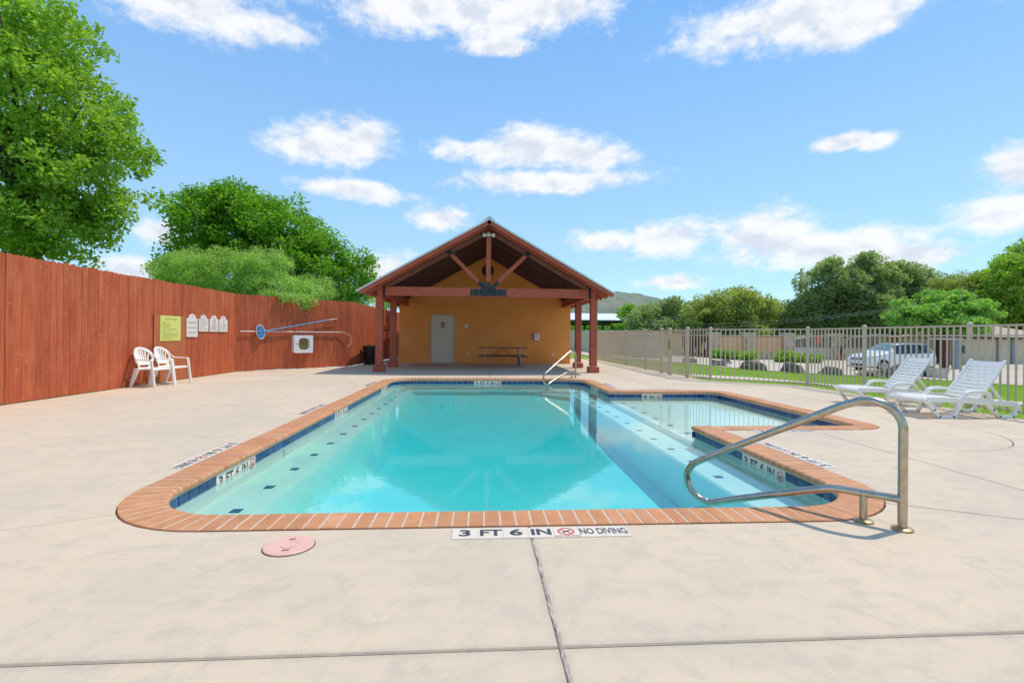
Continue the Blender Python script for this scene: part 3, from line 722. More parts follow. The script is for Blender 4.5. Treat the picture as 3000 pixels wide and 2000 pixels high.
def build_tiles():
    off = WALL - .004; zc = -.062 - TILE / 2
    # (leg index, start position along leg, words) : markers
    marks = {12: [((YF - .55) - 4.515 - .0, None)]}
    zones = []
    def zone(leg, s0, words): zones.append((leg, s0, words))
    # legs: 2 right near wall (goes +y), 7 shallow far wall (goes -x), 8 right far, 10 far wall (goes -x), 12 left wall (goes -y)
    Lw = YF - .55
    zone(12, Lw - 5.28, ['3', 'FT', '6', 'IN', '@']); zone(12, Lw - 8.88, ['3', 'FT', '6', 'IN', '@']); zone(12, Lw - 12.63, ['3', 'FT', '6', 'IN', '@'])
    zone(10, XR - .55 - .63, ['3', 'FT', '6', 'IN', '@']); zone(2, 4.48 - (YN + .6), ['3', 'FT', '6', 'IN', '@']); zone(7, WX - .21 - 4.08, ['9', 'IN', '@'])
    zone(8, 11.84 - WF_, ['3', 'FT', '6', 'IN', '@'])
    for li, g in enumerate(LEGS):
        if g[0] == 's':
            n = Vector(g[3] + (0,)); a = Vector(g[1] + (0,)); b = Vector(g[2] + (0,)); d = (b - a).normalized(); L = (b - a).length
            z = [q for q in zones if q[0] == li]
            spans = []; pos = 0
            for q in sorted(z, key=lambda q: q[1]):
                spans.append((pos, q[1])); pos = q[1] + TILE * len(q[2])
            spans.append((pos, L))
            for s0, s1 in spans:
                k = max(1, round((s1 - s0) / TILE)) if s1 - s0 > .05 else 0
                for i in range(k):
                    p = (s1 - s0) / k; c = a + d * (s0 + p * (i + .5)) + n * off + Vector((0, 0, zc))
                    o = bpy.data.objects.new('waterline_tile', TILE_B); COL.objects.link(o); o.parent = POOL
                    o.matrix_basis = Matrix.Translation(-Vector(POOL.location)) @ frame(c, d, (0, 0, 1), d.cross(Vector((0, 0, 1)))) @ Matrix.Diagonal((p / TILE, 1, 1, 1))
            for q in z:
                # seen from the water the reading direction is opposite to the way the outline runs on these legs
                s = q[1] + TILE * (len(q[2]) - .5)
                o0 = a + d * s + n * off + Vector((0, 0, zc))
                marker_row(POOL, q[2], o0, -d, (0, 0, 1), -n, TILE_H, .125, cut=.004)
        else:
            c = Vector(g[1] + (0,)); ang = R(g[4] - g[3]); k = max(2, round((g[2] + off) * abs(ang) / TILE * 1.6))
            me = MB().box((0, .034, 0), ((g[2] + off) * abs(ang) / k - .005, .082, .008)).mesh('waterline_tile', M['tile'], bevel=.002)
            for i in range(k):
                t = R(g[3]) + ang * (i + .5) / k; n = Vector((math.cos(t), math.sin(t), 0)); p = c + n * (g[2] + off) + Vector((0, 0, zc))
                o = bpy.data.objects.new('waterline_tile', me); COL.objects.link(o); o.parent = POOL
                o.matrix_basis = Matrix.Translation(-Vector(POOL.location)) @ frame(p, (-n.y, n.x, 0), (0, 0, 1), n)
    # pale grout line above the tiles
    a = outline(WALL - .007, 10); n = len(a); mb = MB()
    mb.add([(x, y, -.045) for x, y in a] + [(x, y, -.066) for x, y in a], [(i, (i + 1) % n, n + (i + 1) % n, n + i) for i in range(n)])
    mb.obj('grout_line', M['grout'], POOL)
build_tiles()
def deck_marker(label, words, origin, rd, upv):
    r = thing('depth_marker', label, 'depth marker', (origin[0], origin[1], 0))
    r['group'] = 'depth markers set into the deck'
    marker_row(r, words, Vector((origin[0], origin[1], .0015)), rd, upv, (0, 0, 1), TILE_W, .125)
    return r
W6 = ['3', 'FT', '6', 'IN', '@', 'NO DIVING']
r0 = deck_marker('white tile depth marker beside the deck joint with the frayed sealant', W6, (-.074, 2.968), (1, 0, 0), (0, 1, 0))
text_obj('NO DIVING', .03, M['red'], r0, frame((-.074 + 4 * TILE, 2.968 - .062, .006), (1, 0, 0), (0, 1, 0), (0, 0, 1)), bold=0)
deck_marker('white tile depth marker on the fence side nearest the rounded pool corner', W6, (-2.645, 5.52), (0, -1, 0), (1, 0, 0))
deck_marker('white tile depth marker beside the long transverse deck joint on the fence side', W6, (-2.645, 8.56), (0, -1, 0), (1, 0, 0))
deck_marker('white tile depth marker on the fence side towards the pool house', W6, (-2.645, 12.82), (0, -1, 0), (1, 0, 0))
deck_marker('white tile depth marker on the deck corner between pool and shallow bay', W6, (3.245, 4.43), (0, 1, 0), (-1, 0, 0))
deck_marker('white tile shallow depth marker along the near edge of the side bay', ['9', 'IN', '@', 'NO DIVING'], (3.62, 6.115), (1, 0, 0), (0, 1, 0))
deck_marker('white tile depth marker on the edge facing the pool house porch', W6, (.8, 14.245), (-1, 0, 0), (0, -1, 0))
deck_marker('white tile depth marker between the far handrail and the shallow bay', W6, (3.245, 11.6), (0, 1, 0), (-1, 0, 0))
deck_marker('white tile shallow depth marker along the far edge of the side bay', ['9', 'IN', '@', 'NO DIVING'], (4.5, 11.145), (-1, 0, 0), (0, -1, 0))

def build_water():
    w = outline(WALL + .006, 10); mb = MB(); n = len(w)
    bm = bmesh.new()
    vs = [bm.verts.new((x, y, WL)) for x, y in w]
    es = [bm.edges.new((vs[i], vs[(i + 1) % n])) for i in range(n)]
    r = bmesh.ops.triangle_fill(bm, use_beauty=True, edges=es)
    ex = bmesh.ops.extrude_face_region(bm, geom=bm.faces[:])
    for g in ex['geom']:
        if isinstance(g, bmesh.types.BMVert): g.co.z = -.90
    bmesh.ops.recalc_face_normals(bm, faces=bm.faces)
    me = bpy.data.meshes.new('water'); bm.to_mesh(me); bm.free(); me.materials.append(mat_water())
    struct(link('water', me))
build_water()

# ------------------------------------------------------------------ handrails
def rail_curve(k=1.0):
    P = [(0, .02), (0, .3), (0, .56)]
    for a in range(0, 121, 12):         # bend over the top
        t = R(a); P.append((.175 - .175 * math.cos(t), .625 + .165 * math.sin(t)))
    P += [(.35, .728), (.6, .588), (.95, .394), (1.2, .252)]
    cx, cz, r = 1.205, .058, .162
    for a in range(56, -110, -14): P.append((cx + r * math.cos(R(a)) * 1.06, cz + r * math.sin(R(a))))
    P += [(1.0, -.035), (.7, .072), (.46, .155), (.40, .174), (.34, .184), (.26, .186), (.1, .188), (.0, .19)]
    return [(s * k, z) for s, z in P]
def handrail(label, loc, ang, k=1.0):
    r = thing('pool_handrail', label, 'handrail', loc, ang, local=True)
    mb = MB(); pts = [Vector((s, 0, z)) for s, z in rail_curve(k)]
    sm = []
    for i in range(len(pts) - 1):       # smooth the run
        a = pts[max(0, i - 1)]; b = pts[i]; c = pts[i + 1]; d = pts[min(len(pts) - 1, i + 2)]
        for j in range(4):
            t = j / 4; sm.append(.5 * ((2 * b) + (c - a) * t + (2 * a - 5 * b + 4 * c - d) * t * t + (3 * b - a - 3 * c + d) * t ** 3))
    sm.append(pts[-1])
    mb.tube(sm, .026, 20).obj('rail', M['steel'], r, smooth=50, loc=(0, 0, 0))
    MB().tube([(.2, 0, .0), (.2, 0, .187)], .0235, 16).obj('leg', M['steel'], r, smooth=50, loc=(0, 0, 0))
    for s in (0, .2):
        MB().lathe([(.058, 0), (.058, .012), (.050, .018), (.026, .020)], 24, (s, 0, 0)).obj('flange', M['flange'], r, smooth=40, loc=(0, 0, 0))
    return r
handrail('bent stainless steel handrail with shadow on the near deck corner', (2.644, 2.918, 0), math.atan2(.724, -.69))
handrail('bent stainless steel handrail at the pool corner by the porch post', (2.84, 14.40, 0), math.atan2(-.70, -.71), 1.12)

# skimmer lid
lid = thing('skimmer_lid', 'round pink plastic skimmer lid set in the concrete deck', 'lid', (-1.051, 2.844, 0), R(20), local=True)
MB().lathe([(.134, -.005), (.134, .006), (.130, .009), (.052, .009), (.050, .006), (.044, .006), (.042, .010), (0, .010)], 48).obj('cover', M['pink'], lid, smooth=35, loc=(0, 0, 0))
for s in (-1, 1):
    MB().box((s * .018, s * .072, .0096), (.034, .010, .002)).obj('finger_slot', M['dark'], lid, loc=(0, 0, 0))
MB().lathe([(.139, -.02), (.139, .0015), (.1345, .0015)], 48).obj('rim', M['dark'], lid, loc=(0, 0, 0))

# ------------------------------------------------------------------ pool house
XC = .29; KS = .567; ZR = 4.95
def zroof(x): return ZR - KS * abs(x - XC)
def build_house():
    H = thing('pool_house', 'orange stucco pool house with gabled timber porch and metal roof', 'building', (XC, 22.1, 0))
    y0, y1 = 22.1, 28.0; hw = 3.81
    zu = lambda x: zroof(x) - .075
    mb = MB(); rot = Matrix(((1, 0, 0), (0, 0, -1), (0, 1, 0)))      # (x, z, depth) -> world
    def slab(poly, ya, yb, m, name, parent=H, **k):
        b = MB(); n = len(poly)
        b.add([(x, ya, z) for x, z in poly] + [(x, yb, z) for x, z in poly], [tuple(range(n)), tuple(range(n, 2 * n))[::-1]] + [(i, n + i, n + (i + 1) % n, (i + 1) % n) for i in range(n)])
        return b.obj(name, m, parent, **k)
    gable = [(XC - hw, -.02), (XC + hw, -.02), (XC + hw, zu(XC + hw)), (XC, zu(XC)), (XC - hw, zu(XC - hw))]
    front = slab(gable, y0, y0 + .2, M['stucco'], 'front_wall')
    slab(gable, y1 - .2, y1, M['stucco'], 'rear_wall')
    for s in (-1, 1):
        MB().box((XC + s * (hw - .1), (y0 + y1) / 2, 1.36), (.2, y1 - y0 - .41, 2.76)).obj('side_wall', M['stucco'], H)
    # round louvred vent
    vx, vz = .36, 4.11
    b = MB(); my = Matrix.Rotation(R(90), 3, 'X')
    b.lathe([(.20, 0), (.27, 0), (.27, .03), (.235, .04), (.235, .004), (0, .004)], 32, (vx, y0, vz), my); v = b.obj('round_vent', M['soffit'], front, smooth=30)
    for k in range(6):
        z = vz - .18 + k * .072; w = math.sqrt(max(.01, .225 ** 2 - (z - vz) ** 2))
        MB().box((vx, y0 - .018, z), (2 * w, .012, .045), Matrix.Rotation(R(35), 3, 'X')).obj('louvre', M['soffit'], v)
    # door
    dx0, dx1, dh = -2.154, -1.088, 2.15
    D = MB().box(((dx0 + dx1) / 2, y0 - .012, dh / 2 - .02), (dx1 - dx0 - .11, .03, dh - .07)).obj('door', M['door'], H)
    fr = MB().box((dx0 + .03, y0 - .02, dh / 2), (.06, .05, dh)).box((dx1 - .03, y0 - .02, dh / 2), (.06, .05, dh)).box(((dx0 + dx1) / 2, y0 - .02, dh - .028), (dx1 - dx0 - .12, .05, .056))
    fr.obj('door_frame', M['frame'], H)
    MB().box(((dx0 + dx1) / 2, y0 - .02, .012), (dx1 - dx0 - .12, .05, .02)).obj('threshold', M['galv'], H)
    MB().lathe([(.022, 0), (.022, .02), (.012, .03), (.012, .05), (.028, .06), (.028, .085), (0, .09)], 14, (dx1 - .125, y0 - .027, .96), my).obj('handle', M['galv'], D, smooth=40)
    sg = MB().box((-1.61, y0 - .031, 1.665), (.17, .006, .245)).obj('restroom_sign', M['blacksteel'], D)
    p = MB()
    for cx, w in ((-1.655, .028), (-1.565, .028)):
        p.box((cx, y0 - .0355, 1.735), (.024, .002, .024)); p.box((cx, y0 - .0355, 1.675), (w, .002, .075)); p.box((cx, y0 - .0355, 1.62), (w * .7, .002, .03))
    p.box((-1.61, y0 - .0355, 1.675), (.004, .002, .13)); p.box((-1.61, y0 - .0355, 1.58), (.12, .002, .018)); p.obj('pictogram', M['white'], sg)
    for z in (.3, 1.05, 1.8): MB().tube([(dx0 + .056, y0 - .03, z - .05), (dx0 + .056, y0 - .03, z + .05)], .008, 8).obj('hinge', M['frame'], D)
    # electrical plates
    for x, z, w, h, mm in ((-.876, 1.643, .07, .115, 'frame'), (-.575, 1.646, .15, .15, 'white'), (-.483, .415, .08, .13, 'cream'), (3.312, .40, .085, .14, 'cream')):
        o = MB().box((x, y0 - .008, z), (w, .02, h)).obj('wall_plate', M[mm], front, bevel=.003)
        MB().box((x, y0 - .02, z), (w * .3, .006, h * .35)).obj('switch', M['greyink'], o)
    MB().lathe([(.0, -.06), (.05, -.05), (.075, 0), (.06, .05), (.045, .07)], 16, (.31, y0 - .09, 3.52)).obj('wall_lamp', M['lens'], front, smooth=50)
    MB().lathe([(.085, 0), (.085, .02), (.03, .05), (.03, .06)], 16, (.31, y0 - .09, 3.60)).obj('wall_lamp_cap', M['soffit'], front, smooth=40)
    # porch posts
    for s in (-1, 1):
        for k, y in enumerate((16.55, 19.13)):
            x = XC + s * 3.565
            P = MB().box((x, y, 1.36), (.225, .225, 2.28)).obj('post', M['beam'], H, bevel=.006)
            MB().box((x, y, .10), (.355, .355, .20)).obj('post_base', M['beam'], P, bevel=.012)
            c = MB(); q = [(-.1, 2.503), (.02, 2.503), (.15, 2.86), (.02, 2.88), (-.1, 2.88)]
            n = len(q); c.add([(x + s * a, y - .1, z) for a, z in q] + [(x + s * a, y + .1, z) for a, z in q], [tuple(range(n)), tuple(range(n, 2 * n))[::-1]] + [(i, n + i, n + (i + 1) % n, (i + 1) % n) for i in range(n)])
            c.obj('post_bracket', M['beam'], P)
        MB().beam((XC + s * 3.47, 16.66, 2.655), (XC + s * 3.47, y0 + .05, 2.655), .14, .29).obj('side_beam', M['beam'], H, bevel=.008)
    # front truss
    T = MB().box((XC, 16.55, 2.655), (6.76, .16, .30)).obj('tie_beam', M['beam'], H, bevel=.008)
    for s in (-1, 1):
        MB().box((XC + s * 3.415, 16.54, 2.67), (.068, .12, .34)).obj('beam_seat', M['blacksteel'], T)
        a, b = Vector((XC + s * .14, 16.55, 2.82)), Vector((XC + s * 1.40, 16.55, 4.055))
        B = MB().beam(a, b, .13, .155, (0, 1, 0)).obj('brace', M['beam'], H, bevel=.006)
        d = (b - a).normalized(); MB().beam(b - d * .24, b - d * .02, .138, .168, (0, 1, 0)).obj('brace_shoe', M['blacksteel'], B)
        MB().beam(a + d * .02 + Vector((0, -.075, 0)), a + d * .26 + Vector((0, -.075, 0)), .012, .125, Vector((0, 1, 0)).cross(d)).obj('brace_plate', M['blacksteel'], B)
        # top chord of the truss
        e0, e1 = (XC + s * .05, 16.55, zroof(XC + .05) - .25), (XC + s * 3.5, 16.55, zroof(XC + 3.5) - .25)
        MB().beam(e0, e1, .12, .13).obj('top_chord', M['soffit2'], H)
    MB().box((XC, 16.551, 3.79), (.16, .14, 1.98)).obj('king_post', M['beam'], H, bevel=.006)
    pl = MB().box((XC, 16.462, 2.645), (1.19, .012, .225)).obj('truss_plate', M['blacksteel'], H)
    MB().box((XC, 16.4655, 2.87), (.115, .012, .24)).obj('king_plate', M['blacksteel'], H)
    q = [(-.26, 2.755), (.26, 2.755), (.12, 2.86), (-.12, 2.86)]; slab([(XC + a, z) for a, z in q], 16.459, 16.471, M['blacksteel'], 'gusset_plate')
    bo = MB().lathe([(.014, 0), (.014, .008), (0, .009)], 8, (0, 0, 0), my).mesh('bolt', M['galv'])
    for a in (-.52, -.3, .3, .52):
        for z in (2.58, 2.71): link('bolt', bo, pl, Vector((XC + a, 16.456, z)))
    # twin flood light on the king post
    fl = MB().box((XC, 16.44, 4.57), (.12, .05, .12)).obj('flood_light', M['white'], H, bevel=.01)
    for s in (-1, 1):
        a, b = Vector((XC + s * .05, 16.42, 4.56)), Vector((XC + s * .14, 16.33, 4.53))
        MB().tube([a, a * .6 + b * .4, b, b + (b - a) * .25], [.018, .03, .062, .07], 16).obj('lamp_head', M['white'], fl, smooth=40)
        MB().lathe([(.062, 0), (.05, .022), (0, .032)], 16, b + (b - a) * .26, (b - a).to_track_quat('Z', 'Y').to_matrix()).obj('lens', M['lens'], fl, smooth=60)
    # roof
    for s in (-1, 1):
        e = 4.155
        n = Vector((s * KS, 0, 1)).normalized()
        def strip(ya, yb, x0, x1, t0, t1, name, m, parent=H, **k):
            P0, P1 = Vector((XC + s * x0, 0, ZR - KS * x0)), Vector((XC + s * x1, 0, ZR - KS * x1))
            b = MB(); vs = []
            for y in (ya, yb):
                for P in (P0, P1):
                    for t in (t0, t1): vs.append(P + n * t + Vector((0, y, 0)))
            b.add(vs, [(0, 1, 3, 2), (4, 6, 7, 5), (0, 4, 5, 1), (2, 3, 7, 6), (0, 2, 6, 4), (1, 5, 7, 3)])
            return b.obj(name, m, parent, **k)
        rf = strip(15.86, 28.2, .02, e, -.012, .008, 'roof_panel', M['roofmetal'])
        strip(15.835, 15.858, .0, e + .02, -.03, .022, 'roof_edge_trim', M['roofmetal'])
        for k in range(31):
            y = 15.9 + k * .41; P0, P1 = Vector((XC + s * .1, y, ZR - KS * .1)) + n * .02, Vector((XC + s * (e - .02), y, ZR - KS * (e - .02))) + n * .02
            if k < 31:
                o = MB().beam(P0, P1, .03, .026, n).obj('roof_rib', M['roofmetal'], rf)
        k = 0; bw = .1385
        while .03 + (k + 1) * bw < 4.05:       # soffit boards
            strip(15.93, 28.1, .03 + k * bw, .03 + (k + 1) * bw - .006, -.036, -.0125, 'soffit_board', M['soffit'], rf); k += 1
        strip(15.88, 15.925, .0, 4.10, -.145, -.013, 'barge_board', M['beam'])
        y = 16.55 + .61
        while y < 28.1:
            P0, P1 = Vector((XC + s * .03, y, ZR - KS * .03)) - n * .105, Vector((XC + s * 4.05, y, ZR - KS * 4.05)) - n * .105
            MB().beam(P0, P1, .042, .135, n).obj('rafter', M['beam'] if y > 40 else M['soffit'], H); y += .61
        for y in (16.24,):
            P0, P1 = Vector((XC + s * .03, y, ZR - KS * .03)) - n * .105, Vector((XC + s * 4.05, y, ZR - KS * 4.05)) - n * .105
            MB().beam(P0, P1, .042, .135, n).obj('rafter', M['beam'], H)
        y = 16.55
        while y < 28.1:      # painted tails that stick out past the beam
            P0, P1 = Vector((XC + s * 3.63, y, ZR - KS * 3.63)) - n * .107, Vector((XC + s * 4.06, y, ZR - KS * 4.06)) - n * .107
            MB().beam(P0, P1, .046, .14, n).obj('rafter_tail', M['beam'], H); y += .61
    MB().beam((XC, 15.93, 4.80), (XC, 28.1, 4.80), .045, .2).obj('ridge_board', M['soffit'], H)
    cap = [(-.20, ZR - .09), (-.16, ZR - .02), (0, ZR + .105), (.16, ZR - .02), (.20, ZR - .09), (.10, ZR - .03), (0, ZR + .03), (-.10, ZR - .03)]
    slab([(XC + a, z) for a, z in cap], 15.84, 28.22, M['roofmetal'], 'ridge_cap')
    return H
build_house()
# emergency telephone box on the wall
tb = thing('wall_phone_box', 'white and red emergency telephone box mounted on the orange wall', 'phone box', (2.571, 22.04, 1.02))
MB().box((2.571, 22.035, 1.19), (.255, .125, .335)).obj('case', M['redp'], tb, bevel=.01)
MB().box((2.575, 21.966, 1.19), (.235, .012, .315)).obj('door', M['white'], tb, bevel=.004)
q = MB()
for k, w in enumerate((.12, .09, .13, .07)): q.box((2.575, 21.9585, 1.29 - k * .055), (w, .003, .016))
q.obj('printed_notice', M['greyink'], tb)
MB().tube([(2.56, 22.03, 1.03), (2.56, 22.03, .965)], .022, 10).obj('cable_gland', M['soffit'], tb)

# ------------------------------------------------------------------ picnic table
def picnic():
    x0, x1, yc = -.02, 1.89, 19.75
    T = thing('picnic_table', 'brown plank picnic table on grey pipe legs under the porch', 'picnic table', ((x0 + x1) / 2, yc, 0))
    for k in range(5): MB().box(((x0 + x1) / 2, yc - .31 + k * .155, .745), (x1 - x0 + random.uniform(-.01, .01), .142, .038)).obj('top_plank', M['oak'], T, bevel=.004)
    for s in (-1, 1):
        for k in range(2): MB().box(((x0 + x1) / 2 + .01, yc + s * (.56 + k * .15), .425), (x1 - x0, .142, .038)).obj('bench_plank', M['oak'], T, bevel=.004)
    for x in (.24, 1.60):
        p = MB()
        for s in (-1, 1):
            p.tube([(x, yc + s * .2, .70), (x, yc + s * .22, .45), (x, yc + s * .40, .12), (x, yc + s * .50, .035), (x, yc + s * .60, .03)], .03, 10)
            p.tube([(x, yc + s * .2, .395), (x, yc + s * .72, .395)], .026, 10); p.tube([(x, yc + s * .60, .03), (x, yc + s * .66, .2), (x, yc + s * .66, .395)], .026, 10)
        p.tube([(x, yc - .33, .705), (x, yc + .33, .705)], .026, 10)
        p.obj('leg_frame', M['galv'], T, smooth=50)
    for s in (-1, 1): MB().beam((.93 + s * .03, yc, .715), (.93 + s * .42, yc, .40), .03, .012, (0, 1, 0)).obj('diagonal_brace', M['oak'], T)
    MB().beam((.24, yc, .40), (1.6, yc, .40), .03, .03).obj('stretcher', M['galv'], T)
picnic()
# trash can
tc_ = thing('trash_can', 'black plastic trash can with lid by the fence corner', 'trash can', (-4.50, 20.72, 0), local=True)
MB().lathe([(0, 0), (.21, 0), (.225, .02), (.255, .66), (.27, .665), (.27, .70), (.25, .70)], 28).obj('body', M['bin'], tc_, smooth=35, loc=(0, 0, 0))
MB().lathe([(.285, .69), (.29, .73), (.27, .76), (.16, .79), (0, .80)], 28).obj('lid', M['bin'], tc_, smooth=35, loc=(0, 0, 0))
for s in (-1, 1): MB().tube([(s * .25, -.07, .6), (s * .30, -.07, .6), (s * .30, .07, .6), (s * .25, .07, .6)], .014, 8).obj('handle', M['bin'], tc_, loc=(0, 0, 0))

# ------------------------------------------------------------------ wooden fence
FH = 2.46
def build_fence():
    Fz = thing('wooden_fence', 'tall red stained cedar board fence with dog-eared planks', 'fence', (-7.7, 11, 0))
    w = .14; q = [(-w / 2, 0), (w / 2, 0), (w / 2, FH - .03), (w / 2 - .03, FH), (-w / 2 + .03, FH), (-w / 2, FH - .03)]
    b = MB(); n = 6
    b.add([(x, 0, z) for x, z in q] + [(x, .018, z) for x, z in q], [tuple(range(n)), tuple(range(n, 2 * n))[::-1]] + [(i, n + i, n + (i + 1) % n, (i + 1) % n) for i in range(n)])
    me = b.mesh('plank', CEDAR)
    segs = [((-7.7, 2.2), (-7.7, 16.24)), ((-7.7, 16.24), (-4.93, 19.3)), ((-4.93, 19.3), (-4.36, 28.6))]
    rr = random.Random(8)
    for a, c in segs:
        a, c = Vector(a), Vector(c); d = (c - a).normalized(); L = (c - a).length; k = round(L / .1425); p = L / k
        nrm = Vector((-d.y, d.x))                      # away from the pool
        if nrm.x > 0: nrm = -nrm
        ang = math.atan2(d.y, d.x)
        for i in range(k):
            o = bpy.data.objects.new('plank', me); COL.objects.link(o); o.parent = Fz
            pos = a + d * (p * (i + .5)) + nrm * rr.uniform(0, .006)
            o.location = Vector((pos.x, pos.y, .012 + rr.uniform(-.008, .006))) - Vector(Fz.location)
            o.rotation_euler = (rr.uniform(-.002, .002), rr.uniform(-.0025, .0025), ang); o.scale = ((p - .0035) / w, 1, 1 + rr.uniform(-.003, .003))
            # keep the thickness on the far side
            if (Vector((-math.sin(ang), math.cos(ang))) - nrm).length > .1: o.scale.y = -1
        for z in (.3, 1.2, 2.1):
            m = a + nrm * .05; e = c + nrm * .05
            MB().beam((m.x, m.y, z), (e.x, e.y, z), .04, .09).obj('rail', CEDAR, Fz)
        t = 0
        while t < L:
            m = a + d * t + nrm * .12; MB().box((m.x, m.y, 1.1), (.09, .09, 2.2)).obj('post', CEDAR, Fz); t += 2.4
    # gate boards in the run beside the pool house
    for z in (.25, 1.55, 1.68):
        MB().beam((-4.58, 24.4, z), (-4.50, 26.2, z), .03, .08).obj('gate_rail', CEDAR, Fz)
    return Fz
build_fence()
# plywood panel behind the yellow board
pn = MB().box((-7.688, 12.885, .835), (.014, 1.27, 1.63)).obj('plywood_panel', M['panel'])
tag(pn, 'smooth orange plywood panel fixed to the red fence behind the chairs', 'panel')
def lines(rows, x, yc, z0, dz, wmax, m, parent, seed=1, h=.012):
    rr = random.Random(seed); b = MB(); z = z0
    for wfrac in rows:
        y = yc - wmax / 2; end = y + wmax * wfrac
        while y < end - .01:
            w = min(rr.uniform(.02, .06), end - y); b.box((x, y + w / 2, z), (.0012, w, h)); y += w + .012
        z -= dz
    return b.obj('printed_lines', m, parent)
def arch_sign(y0, y1, z0, z1, label, kind, seed):
    yc, w = (y0 + y1) / 2, (y1 - y0); r = thing('arched_sign', label, 'sign', (-7.68, yc, z0), group='arched signs on the wooden fence')
    zs = z1 - w * .24; P = [(-w / 2, z0 + .02), (-w / 2 + .02, z0), (w / 2 - .02, z0), (w / 2, z0 + .02), (w / 2, zs), (w * .36, zs + .012)]
    for a in range(0, 181, 15): P.append((math.cos(R(a)) * w * .31, zs + .02 + math.sin(R(a)) * (z1 - zs - .02)))
    P += [(-w * .36, zs + .012), (-w / 2, zs)]
    b = MB(); n = len(P)
    b.add([(-7.69, yc + a, z) for a, z in P] + [(-7.676, yc + a, z) for a, z in P], [tuple(range(n)), tuple(range(n, 2 * n))[::-1]] + [(i, n + i, n + (i + 1) % n, (i + 1) % n) for i in range(n)])
    b.obj('board', M['cream'], r)
    xf = -7.6752; F = lambda y, z: frame((xf, y, z), (0, 1, 0), (0, 0, 1), (1, 0, 0))
    H = z1 - z0
    if kind == 0:
        for t, z, s in (('WARNING', .62, .085), ('NO LIFEGUARD', .40, .062), ('ON DUTY', .18, .085)): text_obj(t, s, M['greyink'], r, F(yc, z0 + H * z), sx=.95)
    elif kind == 1: lines((.75, .95, .95, .6, .9), xf, yc, z0 + H * .72, H * .145, w * .8, M['greyink'], r, seed, .024)
    elif kind == 2:
        lines((.9, .95, .8), xf, yc, z0 + H * .34, H * .1, w * .75, M['greyink'], r, seed, .024)
        b = MB(); b.tube([(xf, yc + .06 * math.cos(R(a)), z0 + H * .60 + .085 * math.sin(R(a))) for a in range(0, 360, 20)], .008, 6, closed=True); b.obj('ring_emblem', M['greyink'], r)
        MB().beam((xf, yc - .02, z0 + H * .55), (xf, yc + .02, z0 + H * .66), .003, .02, (1, 0, 0)).obj('figure', M['redp'], r)
    else:
        lines((.9, .9, .75), xf, yc, z0 + H * .44, H * .13, w * .75, M['greyink'], r, seed, .022)
        MB().beam((xf, yc, z0 + H * .56), (xf, yc, z0 + H * .72), .003, .03, (1, 0, 0)).obj('figure', M['greyink'], r)
    MB().lathe([(.022, 0), (.02, .002), (0, .002)], 12, (xf, yc, z1 - w * .13), Matrix.Rotation(R(90), 3, 'Y')).obj('seal', M['greyink'], r)
arch_sign(13.55, 14.06, 1.105, 1.72, 'tall cream arched lifeguard warning sign beside the plywood panel', 0, 1)
arch_sign(14.12, 14.60, 1.255, 1.72, 'small cream arched sign with five lines of print on the fence', 1, 2)
arch_sign(14.665, 15.14, 1.255, 1.725, 'small cream arched sign with a ring emblem on the fence', 2, 3)
arch_sign(15.185, 15.67, 1.255, 1.73, 'small cream arched sign with a little figure above its print', 3, 4)
ys = thing('rules_board', 'yellow green pool rules board on the plywood panel', 'sign', (-7.68, 12.87, 1.0))
MB().box((-7.674, 12.872, 1.317), (.012, .82, .62)).obj('board', M['yellow'], ys, bevel=.004)
lines((.2, .46, .46, .5, .4, .85, .95, .25, .6, .98, .95, .9, .55, .7), -7.6672, 12.86, 1.47, .0315, .66, M['signink'], ys, 5, .012)
text_obj('POOL RULES', .06, M['signink'], ys, frame((-7.6668, 12.87, 1.545), (0, 1, 0), (0, 0, 1), (1, 0, 0)), sx=1.3)

# ------------------------------------------------------------------ gear on the angled stretch of fence
FA, FB = Vector((-7.7, 16.24, 0)), Vector((-4.93, 19.3, 0)); FD = (FB - FA).normalized(); FN = Vector((FD.y, -FD.x, 0))
def fp(t, z, o=.05): return FA + FD * t + FN * o + Vector((0, 0, z))
hk = thing('rescue_hook', 'long white rescue pole ending in a shepherd hook on the fence', 'rescue hook', fp(.1, 1.2))
MB().tube([fp(.10, 1.285), fp(1.9, 1.292), fp(3.72, 1.297)], .017, 10).obj('pole', M['poleW'], hk, smooth=50)
hp = [fp(3.72 + .40 * math.sin(R(a)), 1.015 + .28 * math.cos(R(a)), .06 + a * .0006) for a in range(0, 151, 10)]
MB().tube(hp, .010, 8).obj('hook', M['poleW'], hk, smooth=50)
for t in (.6, 2.9): MB().tube([fp(t, 1.22, 0), fp(t, 1.22, .07), fp(t, 1.27, .08)], .008, 8).obj('wall_hook', M['galv'], hk)
sk = thing('leaf_net', 'blue handled leaf skimmer net leaning along the fence', 'skimmer net', fp(.73, 1.05))
MB().tube([fp(.86, 1.30, .085), fp(3.2, 1.745, .075)], .018, 10).obj('handle', M['blue'], sk, smooth=50)
MB().tube([fp(3.2, 1.745, .075), fp(3.52, 1.806, .075)], .015, 10).obj('handle_end', M['poleW'], sk, smooth=50)
rim = []
for a in range(0, 360, 15):
    rim.append(fp(.73 + .13 * math.cos(R(a)) + .03 * math.sin(R(a)) * -1, 1.272 + .225 * math.copysign(abs(math.sin(R(a))) ** .8, math.sin(R(a))), .08))
MB().tube(rim, .016, 8, closed=True).obj('net_rim', M['poleW'], sk, smooth=50)
b = MB(); b.add(rim + [fp(.73, 1.272, .02)], [(i, (i + 1) % len(rim), len(rim)) for i in range(len(rim))]); b.obj('net', M['net'], sk)
MB().tube([fp(.75, 1.12, .10), fp(.70, 1.28, .11), fp(.67, 1.44, .10)], .028, 8).obj('net_fold', M['net'], sk, smooth=50)
